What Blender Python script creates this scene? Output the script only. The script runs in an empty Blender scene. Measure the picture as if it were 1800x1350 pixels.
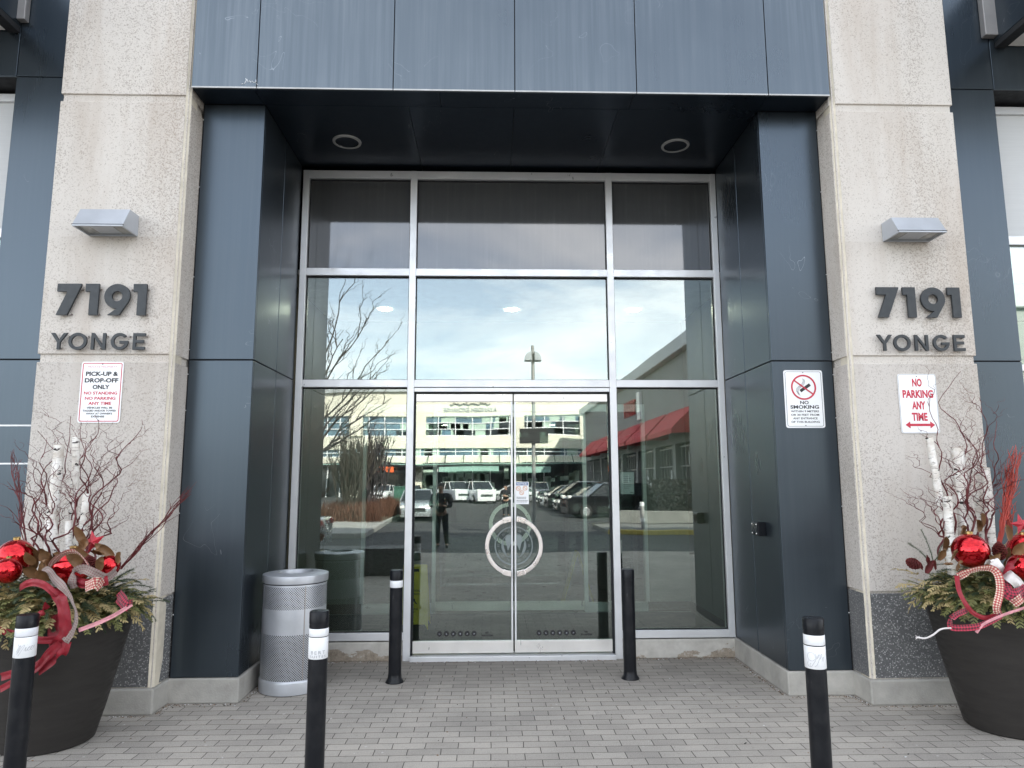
import bpy, bmesh, math, random
from mathutils import Vector, Matrix, noise
R = math.radians
scene = bpy.context.scene
COL = scene.collection
rnd = random.Random(7)

# ------------------------------------------------------------------ camera
CAMC = Vector((0, 0, 1.55))
FPX, PITCH, YAW, ROLL = 1220.77, 0.1366, 0.0304, -0.0033
_cy, _sy, _cp, _sp, _cr, _sr = (math.cos(YAW), math.sin(YAW), math.cos(PITCH), math.sin(PITCH), math.cos(ROLL), math.sin(ROLL))
_fh = Vector((_sy, _cy, 0)); _rt = Vector((_cy, -_sy, 0)); _z = Vector((0, 0, 1))
CF = _fh * _cp + _z * _sp
_u0 = _z * _cp - _fh * _sp
CR = _rt * _cr + _u0 * _sr
CU = _u0 * _cr - _rt * _sr
cam_d = bpy.data.cameras.new('camera')
cam_d.sensor_width = 36.0
cam_d.lens = FPX / 1800 * 36
cam_d.clip_end = 2000
cam = bpy.data.objects.new('camera', cam_d)
COL.objects.link(cam)
M3 = Matrix((CR, CU, -CF)).transposed()
cam.matrix_world = Matrix.Translation(CAMC) @ M3.to_4x4()
scene.camera = cam

def at(u, v, Y):
    """point of the photograph (1800 x 1350) on the vertical plane at depth Y"""
    d = CF + CR * ((u - 900) / FPX) + CU * ((675 - v) / FPX)
    return CAMC + d * (Y / d.y)

# ------------------------------------------------------------------ sky, sun, exposure
SUN_EL, SUN_AZ = R(33), math.atan2(0.42, 0.90)
world = bpy.data.worlds.new('World')
scene.world = world
world.use_nodes = True
wn = world.node_tree
for n in list(wn.nodes):
    wn.nodes.remove(n)
def wnode(t, **kw):
    n = wn.nodes.new(t)
    for k, v in kw.items():
        if k in n.inputs.keys():
            n.inputs[k].default_value = v
        else:
            setattr(n, k, v)
    return n
w_out = wnode('ShaderNodeOutputWorld'); w_bg = wnode('ShaderNodeBackground', Strength=0.12)
w_sky = wnode('ShaderNodeTexSky')
w_sky.sky_type = 'NISHITA'; w_sky.sun_disc = False
w_sky.sun_elevation = SUN_EL; w_sky.sun_rotation = SUN_AZ
w_sky.air_density = 1.0; w_sky.dust_density = 0.7; w_sky.ozone_density = 1.0
w_tc = wnode('ShaderNodeTexCoord'); w_mp = wnode('ShaderNodeMapping')
w_mp.inputs['Scale'].default_value = (1.3, 1.6, 5.0)
w_n1 = wnode('ShaderNodeTexNoise', Scale=1.7, Detail=7.0, Roughness=0.62, Distortion=0.6)
w_cr = wnode('ShaderNodeValToRGB')
w_cr.color_ramp.elements[0].position = 0.38; w_cr.color_ramp.elements[0].color = (0.30, 0.30, 0.30, 1)
w_cr.color_ramp.elements[1].position = 0.66; w_cr.color_ramp.elements[1].color = (0.92, 0.92, 0.92, 1)
w_sep = wnode('ShaderNodeSeparateXYZ'); wn.links.new(w_tc.outputs['Generated'], w_sep.inputs[0])
w_el = wnode('ShaderNodeValToRGB')                          # cloud deck: brighter low down, greyer overhead
w_el.color_ramp.elements[0].position = 0.10; w_el.color_ramp.elements[0].color = (1, 1, 1, 1)
w_el.color_ramp.elements[1].position = 0.62; w_el.color_ramp.elements[1].color = (0.55, 0.56, 0.58, 1)
wn.links.new(w_sep.outputs['Z'], w_el.inputs['Fac'])
w_cl = wnode('ShaderNodeMixRGB'); w_cl.blend_type = 'MULTIPLY'; w_cl.inputs['Fac'].default_value = 1.0
w_cl.inputs['Color2'].default_value = (11.7, 11.7, 11.8, 1)
wn.links.new(w_el.outputs['Color'], w_cl.inputs['Color1'])
w_mix = wnode('ShaderNodeMixRGB'); wn.links.new(w_cl.outputs['Color'], w_mix.inputs['Color2'])
wn.links.new(w_tc.outputs['Generated'], w_mp.inputs['Vector'])
wn.links.new(w_mp.outputs['Vector'], w_n1.inputs['Vector'])
wn.links.new(w_n1.outputs['Fac'], w_cr.inputs['Fac'])
wn.links.new(w_cr.outputs['Color'], w_mix.inputs['Fac'])
wn.links.new(w_sky.outputs['Color'], w_mix.inputs['Color1'])
wn.links.new(w_mix.outputs['Color'], w_bg.inputs['Color'])
wn.links.new(w_bg.outputs['Background'], w_out.inputs['Surface'])

sun_d = bpy.data.lights.new('sun', 'SUN')
sun_d.energy = 5.0; sun_d.angle = R(0.6); sun_d.color = (1.0, 0.95, 0.86)
sun = bpy.data.objects.new('sun', sun_d); COL.objects.link(sun)
to_sun = Vector((math.sin(SUN_AZ) * math.cos(SUN_EL), math.cos(SUN_AZ) * math.cos(SUN_EL), math.sin(SUN_EL)))
sun.rotation_euler = to_sun.to_track_quat('Z', 'Y').to_euler()

scene.view_settings.view_transform = 'Standard'
scene.view_settings.look = 'None'
scene.view_settings.exposure = 1.78
scene.view_settings.gamma = 1.0
scene.render.engine = 'CYCLES'
scene.cycles.use_denoising = True
scene.cycles.max_bounces = 12
scene.cycles.transparent_max_bounces = 24
scene.cycles.glossy_bounces = 6
scene.cycles.caustics_reflective = False
scene.cycles.caustics_refractive = False
scene.cycles.sample_clamp_indirect = 6.0

# ------------------------------------------------------------------ materials
def new_mat(name):
    m = bpy.data.materials.new(name); m.use_nodes = True
    nt = m.node_tree
    b = next(n for n in nt.nodes if n.type == 'BSDF_PRINCIPLED')
    return m, nt, b
def nd(nt, t, ins=None, **kw):
    n = nt.nodes.new(t)
    for k, v in kw.items():
        setattr(n, k, v)
    for k, v in (ins or {}).items():
        if isinstance(v, bpy.types.NodeSocket):
            nt.links.new(v, n.inputs[k])
        else:
            n.inputs[k].default_value = v
    return n
def c4(c):
    return (c[0], c[1], c[2], 1.0)
def ramp(nt, fac, stops):
    n = nt.nodes.new('ShaderNodeValToRGB')
    e = n.color_ramp.elements
    e[0].position, e[0].color = stops[0][0], c4(stops[0][1])
    e[1].position, e[1].color = stops[-1][0], c4(stops[-1][1])
    for p, c in stops[1:-1]:
        x = e.new(p); x.color = c4(c)
    nt.links.new(fac, n.inputs['Fac'])
    return n.outputs['Color']
def mixc(nt, fac, a, b, mode='MIX'):
    n = nt.nodes.new('ShaderNodeMixRGB'); n.blend_type = mode
    for k, v in (('Fac', fac), ('Color1', a), ('Color2', b)):
        if isinstance(v, bpy.types.NodeSocket):
            nt.links.new(v, n.inputs[k])
        else:
            n.inputs[k].default_value = v if k == 'Fac' else c4(v)
    return n.outputs['Color']
def coords(nt, scale=(1, 1, 1), which='Object', rot=(0, 0, 0)):
    tc = nt.nodes.new('ShaderNodeTexCoord')
    mp = nd(nt, 'ShaderNodeMapping', {'Scale': scale, 'Rotation': rot, 'Vector': tc.outputs[which]})
    return mp.outputs['Vector']
def noise_tex(nt, vec, scale, detail=4.0, rough=0.55, dist=0.0):
    n = nd(nt, 'ShaderNodeTexNoise', {'Vector': vec, 'Scale': scale, 'Detail': detail, 'Roughness': rough, 'Distortion': dist})
    return n.outputs['Fac']
def math_n(nt, op, a, b=0.0, clamp=False):
    n = nt.nodes.new('ShaderNodeMath'); n.operation = op; n.use_clamp = clamp
    for i, v in enumerate((a, b)):
        if isinstance(v, bpy.types.NodeSocket):
            nt.links.new(v, n.inputs[i])
        else:
            n.inputs[i].default_value = v
    return n.outputs[0]
def bump(nt, b, h, strength=0.3, dist=0.01):
    n = nd(nt, 'ShaderNodeBump', {'Height': h, 'Strength': strength, 'Distance': dist})
    nt.links.new(n.outputs['Normal'], b.inputs['Normal'])
def plain(name, col, rough=0.5, metal=0.0, var=0.12, scale=6.0, bmp=0.0, bscale=60.0, spec=0.5, stretch=(1, 1, 1), rvar=0.12, coat=0.0):
    """base colour with soft wear, uneven gloss and a little relief"""
    m, nt, b = new_mat(name)
    v = coords(nt, stretch)
    n1 = noise_tex(nt, v, scale, 5.0, 0.6)
    lo = tuple(max(0, x * (1 - var)) for x in col); hi = tuple(min(1, x * (1 + var)) for x in col)
    nt.links.new(ramp(nt, n1, [(0.3, lo), (0.7, hi)]), b.inputs['Base Color'])
    n2 = noise_tex(nt, v, scale * 2.7, 4.0, 0.6)
    r = nd(nt, 'ShaderNodeMapRange', {'Value': n2, 'From Min': 0.3, 'From Max': 0.7, 'To Min': max(0.02, rough - rvar), 'To Max': min(1, rough + rvar)})
    nt.links.new(r.outputs[0], b.inputs['Roughness'])
    b.inputs['Metallic'].default_value = metal
    b.inputs['Specular IOR Level'].default_value = spec
    b.inputs['Coat Weight'].default_value = coat
    if bmp:
        bump(nt, b, noise_tex(nt, v, bscale, 3.0), bmp, 0.004)
    return m

def mat_concrete(name, light, dark, stain):
    """precast panel with exposed aggregate: fine dark flecks, denser in washed-out streaks"""
    m, nt, b = new_mat(name)
    v = coords(nt)
    vs = coords(nt, (1.0, 1.0, 0.28))
    fleck = noise_tex(nt, v, 105.0, 3.0, 0.6, 0.3)
    area = noise_tex(nt, vs, 1.9, 3.0, 0.55)
    thr = nd(nt, 'ShaderNodeMapRange', {'Value': area, 'From Min': 0.35, 'From Max': 0.66, 'To Min': 0.59, 'To Max': 0.475}).outputs[0]
    d = math_n(nt, 'SUBTRACT', fleck, thr)
    mask = math_n(nt, 'MULTIPLY', math_n(nt, 'MULTIPLY', d, 10.0, True), 0.8)
    broad = noise_tex(nt, vs, 0.9, 4.0, 0.6)
    base = ramp(nt, broad, [(0.32, tuple(x * 0.93 for x in light)), (0.7, light)])
    c = mixc(nt, mask, base, dark)
    fine = noise_tex(nt, v, 240.0, 2.0)
    c = mixc(nt, 0.22, c, ramp(nt, fine, [(0.3, tuple(x * 0.72 for x in light)), (0.7, tuple(min(1, x * 1.1) for x in light))]))
    st = nd(nt, 'ShaderNodeMapRange', {'Value': noise_tex(nt, coords(nt, (2.4, 2.4, 0.35)), 1.3, 5.0, 0.65), 'From Min': 0.48, 'From Max': 0.75, 'To Min': 0.0, 'To Max': 0.55}).outputs[0]
    c = mixc(nt, st, c, stain)
    z = nd(nt, 'ShaderNodeSeparateXYZ', {'Vector': v}).outputs[2]
    run = nd(nt, 'ShaderNodeMapRange', {'Value': noise_tex(nt, coords(nt, (5, 5, 0.25)), 1.0, 4.0, 0.6), 'From Min': 0.42, 'From Max': 0.7}).outputs[0]
    for zj, ln in ((4.375, 0.9), (2.39, 0.5), (3.32, 0.6), (0.75, 0.2)):        # rain runs washed down from each joint and lamp
        d = math_n(nt, 'SUBTRACT', zj, z)
        g = math_n(nt, 'MULTIPLY', math_n(nt, 'GREATER_THAN', d, 0.0), nd(nt, 'ShaderNodeMapRange', {'Value': d, 'From Min': 0.0, 'From Max': ln, 'To Min': 0.42, 'To Max': 0.0}).outputs[0])
        c = mixc(nt, math_n(nt, 'MULTIPLY', g, run), c, tuple(x * 0.9 for x in stain))
    nt.links.new(c, b.inputs['Base Color'])
    b.inputs['Roughness'].default_value = 0.9
    b.inputs['Specular IOR Level'].default_value = 0.25
    bump(nt, b, math_n(nt, 'ADD', math_n(nt, 'MULTIPLY', mask, -0.7), math_n(nt, 'MULTIPLY', fine, 0.5)), 0.35, 0.004)
    return m

def mat_granite(name):
    m, nt, b = new_mat(name)
    v = coords(nt)
    vo = nd(nt, 'ShaderNodeTexVoronoi', {'Vector': v, 'Scale': 95.0})
    sep = nd(nt, 'ShaderNodeSeparateColor', {'Color': vo.outputs['Color']})
    chips = ramp(nt, sep.outputs[0], [(0.0, (0.07, 0.071, 0.073)), (0.45, (0.14, 0.141, 0.143)), (0.65, (0.32, 0.32, 0.315)), (1.0, (0.55, 0.55, 0.53))])
    edge = nd(nt, 'ShaderNodeMapRange', {'Value': vo.outputs['Distance'], 'From Min': 0.25, 'From Max': 0.55}).outputs[0]
    c = mixc(nt, edge, chips, (0.115, 0.116, 0.118))
    dirt = nd(nt, 'ShaderNodeMapRange', {'Value': noise_tex(nt, v, 3.0, 5.0, 0.65), 'From Min': 0.45, 'From Max': 0.75, 'To Max': 0.3}).outputs[0]
    c = mixc(nt, dirt, c, (0.24, 0.235, 0.22))
    nt.links.new(c, b.inputs['Base Color'])
    b.inputs['Roughness'].default_value = 0.75
    bump(nt, b, sep.outputs[1], 0.15, 0.003)
    return m

def mat_cladding(name, col, dust=0.5):
    """satin metal panels: faint vertical rain streaks, scuffs and uneven sheen"""
    m, nt, b = new_mat(name)
    v = coords(nt)
    st = noise_tex(nt, coords(nt, (26, 26, 0.55)), 1.0, 5.0, 0.7)
    big = noise_tex(nt, v, 0.8, 3.0, 0.5)
    f = math_n(nt, 'MULTIPLY', nd(nt, 'ShaderNodeMapRange', {'Value': st, 'From Min': 0.42, 'From Max': 0.78}).outputs[0],
               nd(nt, 'ShaderNodeMapRange', {'Value': big, 'From Min': 0.32, 'From Max': 0.62}).outputs[0])
    f = math_n(nt, 'MULTIPLY', f, dust)
    lo = tuple(x * 0.92 for x in col)
    c = mixc(nt, f, mixc(nt, big, lo, tuple(x * 1.08 for x in col)), (0.30, 0.33, 0.355))
    # scratches: thin warped bands
    w = nd(nt, 'ShaderNodeTexNoise', {'Vector': v, 'Scale': 2.1, 'Detail': 2.0, 'Distortion': 1.6}).outputs['Fac']
    line = math_n(nt, 'LESS_THAN', math_n(nt, 'ABSOLUTE', math_n(nt, 'SUBTRACT', w, 0.62)), 0.0011)
    gate = math_n(nt, 'GREATER_THAN', noise_tex(nt, v, 1.1, 2.0), 0.55)
    c = mixc(nt, math_n(nt, 'MULTIPLY', math_n(nt, 'MULTIPLY', line, gate), 0.35), c, (0.35, 0.38, 0.41))
    nt.links.new(c, b.inputs['Base Color'])
    b.inputs['Metallic'].default_value = 0.80
    b.inputs['Specular IOR Level'].default_value = 0.5
    r = nd(nt, 'ShaderNodeMapRange', {'Value': math_n(nt, 'ADD', math_n(nt, 'MULTIPLY', st, 0.2), math_n(nt, 'MULTIPLY', big, 0.8)), 'From Min': 0.3, 'From Max': 0.7, 'To Min': 0.24, 'To Max': 0.38})
    nt.links.new(r.outputs[0], b.inputs['Roughness'])
    bump(nt, b, noise_tex(nt, v, 1.1, 2.0), 0.13, 0.02)
    return m

def mat_glass(name, refl, tint, dirt=0.03):
    """coated window glass: part mirror, part clear, with a little dust"""
    m = bpy.data.materials.new(name); m.use_nodes = True
    nt = m.node_tree
    for n in list(nt.nodes):
        nt.nodes.remove(n)
    out = nt.nodes.new('ShaderNodeOutputMaterial')
    tr = nd(nt, 'ShaderNodeBsdfTransparent', {'Color': c4(tint)})
    gl = nd(nt, 'ShaderNodeBsdfGlossy', {'Color': (0.95, 0.97, 0.97, 1), 'Roughness': 0.0})
    v = coords(nt)
    wv = noise_tex(nt, v, 1.1, 1.0)
    bp = nd(nt, 'ShaderNodeBump', {'Height': wv, 'Strength': 0.03, 'Distance': 0.05})
    nt.links.new(bp.outputs['Normal'], gl.inputs['Normal'])
    lw = nd(nt, 'ShaderNodeFresnel', {'IOR': 1.5})
    fac = math_n(nt, 'ADD', lw.outputs[0], refl - 0.04, True)
    mx = nd(nt, 'ShaderNodeMixShader', {'Fac': fac})
    nt.links.new(tr.outputs[0], mx.inputs[1]); nt.links.new(gl.outputs[0], mx.inputs[2])
    df = nd(nt, 'ShaderNodeBsdfDiffuse', {'Color': (0.6, 0.62, 0.6, 1)})
    dn = nd(nt, 'ShaderNodeMapRange', {'Value': noise_tex(nt, coords(nt, (9, 9, 0.8)), 1.0, 5.0, 0.7), 'From Min': 0.4, 'From Max': 0.8, 'To Max': dirt}).outputs[0]
    m2 = nd(nt, 'ShaderNodeMixShader', {'Fac': dn})
    nt.links.new(mx.outputs[0], m2.inputs[1]); nt.links.new(df.outputs[0], m2.inputs[2])
    nt.links.new(m2.outputs[0], out.inputs['Surface'])
    return m

def mat_paver(name):
    m, nt, b = new_mat(name)
    v = coords(nt)
    wob = nd(nt, 'ShaderNodeTexNoise', {'Vector': v, 'Scale': 7.0, 'Detail': 2.0}).outputs['Color']
    sub = nd(nt, 'ShaderNodeVectorMath', {0: wob, 1: (0.5, 0.5, 0.5)}, operation='SUBTRACT')
    sc = nd(nt, 'ShaderNodeVectorMath', {0: sub.outputs[0], 'Scale': 0.012}, operation='SCALE')
    vv = nd(nt, 'ShaderNodeVectorMath', {0: v, 1: sc.outputs[0]}, operation='ADD').outputs[0]
    br = nd(nt, 'ShaderNodeTexBrick', {'Vector': vv, 'Color1': (0.47, 0.44, 0.40, 1), 'Color2': (0.375, 0.352, 0.322, 1), 'Mortar': (0.085, 0.079, 0.07, 1),
                                      'Scale': 1.0, 'Mortar Size': 0.0028, 'Mortar Smooth': 0.35, 'Bias': 0.0, 'Brick Width': 0.192, 'Row Height': 0.0915})
    br.offset = 0.5
    grain = noise_tex(nt, v, 170.0, 3.0, 0.7)
    c = mixc(nt, 0.55, br.outputs['Color'], ramp(nt, grain, [(0.3, (0.22, 0.22, 0.215)), (0.72, (0.74, 0.73, 0.70))]), 'OVERLAY')
    big = noise_tex(nt, v, 0.9, 5.0, 0.6)
    c = mixc(nt, 0.55, c, ramp(nt, big, [(0.3, (0.33, 0.33, 0.33)), (0.7, (0.66, 0.65, 0.63))]), 'OVERLAY')
    sp = nd(nt, 'ShaderNodeTexVoronoi', {'Vector': v, 'Scale': 9.0})
    spk = math_n(nt, 'LESS_THAN', sp.outputs['Distance'], nd(nt, 'ShaderNodeMapRange', {'Value': noise_tex(nt, v, 2.3, 2.0), 'From Min': 0.45, 'From Max': 0.7, 'To Min': 0.02, 'To Max': 0.10}).outputs[0])
    c = mixc(nt, math_n(nt, 'MULTIPLY', spk, 0.75), c, (0.62, 0.60, 0.57))
    dk = nd(nt, 'ShaderNodeTexVoronoi', {'Vector': v, 'Scale': 4.3})
    dks = math_n(nt, 'LESS_THAN', dk.outputs['Distance'], 0.035)
    c = mixc(nt, math_n(nt, 'MULTIPLY', dks, 0.7), c, (0.05, 0.047, 0.044))
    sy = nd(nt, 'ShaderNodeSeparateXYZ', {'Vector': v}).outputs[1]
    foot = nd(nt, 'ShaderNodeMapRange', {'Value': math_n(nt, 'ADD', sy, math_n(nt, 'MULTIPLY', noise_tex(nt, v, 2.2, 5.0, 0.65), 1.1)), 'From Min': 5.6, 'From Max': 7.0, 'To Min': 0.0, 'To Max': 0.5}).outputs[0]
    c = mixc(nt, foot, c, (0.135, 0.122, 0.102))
    nz = nd(nt, 'ShaderNodeMapRange', {'Value': noise_tex(nt, v, 26.0, 5.0, 0.7), 'From Min': 0.56, 'From Max': 0.78, 'To Min': 0.0, 'To Max': 0.5}).outputs[0]
    c = mixc(nt, nz, c, (0.15, 0.143, 0.132))
    nt.links.new(c, b.inputs['Base Color'])
    b.inputs['Roughness'].default_value = 0.88
    b.inputs['Specular IOR Level'].default_value = 0.3
    h = math_n(nt, 'ADD', math_n(nt, 'MULTIPLY', br.outputs['Fac'], -1.0), math_n(nt, 'MULTIPLY', grain, 0.18))
    bump(nt, b, h, 0.55, 0.006)
    return m

def mat_spandrel(name):
    m, nt, b = new_mat(name)
    v = coords(nt)
    st = noise_tex(nt, coords(nt, (18, 18, 0.7)), 1.0, 6.0, 0.72)
    bl = noise_tex(nt, v, 2.6, 5.0, 0.65)
    f = math_n(nt, 'ADD', math_n(nt, 'MULTIPLY', st, 0.6), math_n(nt, 'MULTIPLY', bl, 0.4))
    c = ramp(nt, f, [(0.30, (0.055, 0.057, 0.058)), (0.55, (0.068, 0.070, 0.070)), (0.80, (0.115, 0.116, 0.114))])
    nt.links.new(c, b.inputs['Base Color'])
    b.inputs['Roughness'].default_value = 0.05
    b.inputs['Specular IOR Level'].default_value = 0.5
    b.inputs['IOR'].default_value = 2.1
    return m

def mat_birch(name):
    m, nt, b = new_mat(name)
    v = coords(nt)
    patch = noise_tex(nt, coords(nt, (14, 14, 34)), 1.0, 3.0, 0.6)
    dash = noise_tex(nt, coords(nt, (22, 22, 150)), 1.0, 2.0, 0.5)
    c = ramp(nt, noise_tex(nt, v, 16.0, 4.0), [(0.3, (0.58, 0.52, 0.45)), (0.6, (0.86, 0.84, 0.79))])
    c = mixc(nt, math_n(nt, 'MULTIPLY', math_n(nt, 'GREATER_THAN', dash, 0.63), 0.6), c, (0.22, 0.18, 0.15))
    c = mixc(nt, math_n(nt, 'GREATER_THAN', patch, 0.635), c, (0.025, 0.02, 0.018))
    nt.links.new(c, b.inputs['Base Color']); b.inputs['Roughness'].default_value = 0.8
    bump(nt, b, patch, 0.4, 0.004)
    return m

def mat_weave(name, a, bcol, ccol, pitch, soft=0.8):
    """woven check: two crossing sets of stripes along the ribbon's own length and width"""
    m, nt, b = new_mat(name)
    tc = nt.nodes.new('ShaderNodeTexCoord')
    sep = nd(nt, 'ShaderNodeSeparateXYZ', {'Vector': tc.outputs['UV']})
    def stripe(s):
        return math_n(nt, 'GREATER_THAN', math_n(nt, 'FRACT', math_n(nt, 'MULTIPLY', s, 1 / pitch)), 0.5)
    sx, sy = stripe(sep.outputs[0]), stripe(sep.outputs[1])
    s = math_n(nt, 'ADD', sx, sy)
    c = mixc(nt, math_n(nt, 'GREATER_THAN', s, 0.5), a, bcol)
    c = mixc(nt, math_n(nt, 'GREATER_THAN', s, 1.5), c, ccol)
    nt.links.new(c, b.inputs['Base Color']); b.inputs['Roughness'].default_value = soft
    b.inputs['Sheen Weight'].default_value = 0.3
    return m

def mat_perf(name, col):
    """perforated sheet steel: staggered round holes in two bands, blank band between"""
    m, nt, b = new_mat(name)
    tc = nt.nodes.new('ShaderNodeTexCoord')
    mp = nd(nt, 'ShaderNodeMapping', {'Vector': tc.outputs['UV'], 'Rotation': (0, 0, R(45)), 'Scale': (1, 1, 1)})
    vo = nd(nt, 'ShaderNodeTexVoronoi', {'Vector': mp.outputs[0], 'Scale': 1 / 0.0119, 'Randomness': 0.0}, voronoi_dimensions='2D')
    hole = math_n(nt, 'LESS_THAN', vo.outputs['Distance'], 0.345)
    sep = nd(nt, 'ShaderNodeSeparateXYZ', {'Vector': tc.outputs['UV']})
    z, u = sep.outputs[1], sep.outputs[0]
    def between(s, a, c):
        return math_n(nt, 'MULTIPLY', math_n(nt, 'GREATER_THAN', s, a), math_n(nt, 'LESS_THAN', s, c))
    band = math_n(nt, 'ADD', between(z, 0.105, 0.425), between(z, 0.605, 0.765))
    fu = math_n(nt, 'MODULO', u, 0.7383)
    seam = math_n(nt, 'GREATER_THAN', math_n(nt, 'ABSOLUTE', math_n(nt, 'SUBTRACT', fu, 0.135)), 0.016)
    hole = math_n(nt, 'MULTIPLY', math_n(nt, 'MULTIPLY', hole, band), seam)
    v = coords(nt)
    nt.links.new(ramp(nt, noise_tex(nt, v, 5.0, 5.0), [(0.3, tuple(x * 0.85 for x in col)), (0.7, tuple(x * 1.08 for x in col))]), b.inputs['Base Color'])
    b.inputs['Metallic'].default_value = 0.45; b.inputs['Roughness'].default_value = 0.42
    tr = nt.nodes.new('ShaderNodeBsdfTransparent')
    mx = nd(nt, 'ShaderNodeMixShader', {'Fac': hole})
    out = next(n for n in nt.nodes if n.type == 'OUTPUT_MATERIAL')
    nt.links.new(b.outputs[0], mx.inputs[1]); nt.links.new(tr.outputs[0], mx.inputs[2])
    nt.links.new(mx.outputs[0], out.inputs['Surface'])
    return m

def mat_emit(name, col, s):
    m, nt, b = new_mat(name)
    b.inputs['Base Color'].default_value = c4(col)
    b.inputs['Emission Color'].default_value = c4(col); b.inputs['Emission Strength'].default_value = s
    return m

def mat_peel(name):
    """painted concrete upstand, paint flaked away along its foot"""
    m, nt, b = new_mat(name)
    v = coords(nt)
    sep = nd(nt, 'ShaderNodeSeparateXYZ', {'Vector': v})
    edge = math_n(nt, 'ADD', sep.outputs[2], math_n(nt, 'MULTIPLY', math_n(nt, 'SUBTRACT', noise_tex(nt, coords(nt, (1, 1, 2)), 7.0, 6.0, 0.7), 0.5), 0.30))
    where = nd(nt, 'ShaderNodeMapRange', {'Value': noise_tex(nt, v, 1.6, 2.0), 'From Min': 0.4, 'From Max': 0.6, 'To Min': -0.03, 'To Max': 0.10}).outputs[0]
    bare = math_n(nt, 'LESS_THAN', edge, where)
    paint = ramp(nt, noise_tex(nt, v, 12.0, 5.0), [(0.3, (0.42, 0.40, 0.36)), (0.7, (0.56, 0.54, 0.49))])
    raw = ramp(nt, noise_tex(nt, v, 30.0, 5.0, 0.7), [(0.3, (0.20, 0.165, 0.125)), (0.55, (0.34, 0.29, 0.23)), (0.75, (0.55, 0.52, 0.47))])
    nt.links.new(mixc(nt, bare, paint, raw), b.inputs['Base Color'])
    b.inputs['Roughness'].default_value = 0.9
    bump(nt, b, math_n(nt, 'MULTIPLY', bare, -1.0), 0.5, 0.004)
    return m

MT = {}
MT['stone'] = mat_concrete('precast_stone', (0.655, 0.612, 0.558), (0.28, 0.235, 0.195), (0.42, 0.34, 0.27))
MT['stone_low'] = mat_concrete('precast_stone_low', (0.60, 0.56, 0.515), (0.27, 0.235, 0.20), (0.40, 0.345, 0.29))
MT['caulk'] = plain('caulk', (0.62, 0.565, 0.46), 0.8, var=0.15, scale=9, bmp=0.4)
MT['granite'] = mat_granite('speckled_granite')
MT['plinth'] = plain('plinth_concrete', (0.40, 0.385, 0.35), 0.9, var=0.2, scale=5, bmp=0.5, bscale=90)
MT['peel'] = mat_peel('peeling_upstand')
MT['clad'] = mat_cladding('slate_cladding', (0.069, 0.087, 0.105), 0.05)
MT['soffit'] = mat_cladding('shaded_soffit', (0.024, 0.036, 0.054), 0.05)  # cladding metal darkened: shade under the recess is put into the colour
MT['fascia'] = mat_cladding('skylit_slate_fascia', (0.098, 0.119, 0.138), 0.22)  # same metal as the cladding, lightened to carry the sky's reflection
MT['edge'] = plain('bright_edge', (0.45, 0.45, 0.44), 0.5, 0.3)
MT['joint'] = plain('dark_joint', (0.012, 0.013, 0.015), 0.8)
MT['alu'] = plain('anodised_aluminium', (0.74, 0.75, 0.76), 0.38, 0.4, var=0.05, scale=3, spec=0.5)
MT['steel'] = plain('brushed_steel', (0.84, 0.815, 0.775), 0.34, 0.45, var=0.07, scale=2, stretch=(2, 1, 1), rvar=0.08)
MT['steel2'] = plain('handle_steel', (0.86, 0.80, 0.77), 0.33, 0.9, var=0.05, scale=4)
MT['glass'] = mat_glass('window_glass', 0.175, (0.84, 0.93, 0.885), 0.012)
MT['inner_glass'] = mat_glass('inner_glass', 0.06, (0.86, 0.92, 0.89), 0.01)
MT['spandrel'] = mat_spandrel('spandrel_glass')
MT['etch'] = plain('etched_film', (0.20, 0.235, 0.23), 0.6)
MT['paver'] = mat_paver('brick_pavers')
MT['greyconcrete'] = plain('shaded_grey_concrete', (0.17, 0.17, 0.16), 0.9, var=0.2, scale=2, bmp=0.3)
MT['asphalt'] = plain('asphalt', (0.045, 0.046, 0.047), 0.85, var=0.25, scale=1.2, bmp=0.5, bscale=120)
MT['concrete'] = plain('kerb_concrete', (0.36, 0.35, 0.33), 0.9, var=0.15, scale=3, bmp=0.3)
MT['black'] = plain('black_plastic', (0.008, 0.009, 0.0115), 0.36, var=0.25, scale=14, bmp=0.12, bscale=40, spec=0.22)
def mat_scuff(name):
    m, nt, b = new_mat(name)
    v = coords(nt)
    sc = noise_tex(nt, coords(nt, (40, 40, 7), rot=(0.2, 0.1, 0)), 1.0, 5.0, 0.75)
    ar = noise_tex(nt, v, 3.5, 3.0)
    f = math_n(nt, 'MULTIPLY', nd(nt, 'ShaderNodeMapRange', {'Value': sc, 'From Min': 0.60, 'From Max': 0.74}).outputs[0], nd(nt, 'ShaderNodeMapRange', {'Value': ar, 'From Min': 0.48, 'From Max': 0.66}).outputs[0])
    dust = nd(nt, 'ShaderNodeMapRange', {'Value': noise_tex(nt, v, 9.0, 5.0, 0.7), 'From Min': 0.45, 'From Max': 0.8, 'To Max': 0.25}).outputs[0]
    c = mixc(nt, dust, (0.008, 0.009, 0.0115), (0.05, 0.05, 0.05))
    c = mixc(nt, math_n(nt, 'MULTIPLY', f, 0.6), c, (0.20, 0.20, 0.20))
    nt.links.new(c, b.inputs['Base Color'])
    nt.links.new(nd(nt, 'ShaderNodeMapRange', {'Value': dust, 'From Max': 0.25, 'To Min': 0.30, 'To Max': 0.55}).outputs[0], b.inputs['Roughness'])
    b.inputs['Specular IOR Level'].default_value = 0.25
    bump(nt, b, sc, 0.1, 0.003)
    return m
MT['bollard'] = mat_scuff('scuffed_black_plastic')
MT['white'] = plain('white_paint', (0.80, 0.81, 0.82), 0.45, var=0.03, scale=6)
MT['refl_white'] = plain('reflective_white', (0.74, 0.75, 0.78), 0.35, var=0.06, scale=20)
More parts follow.
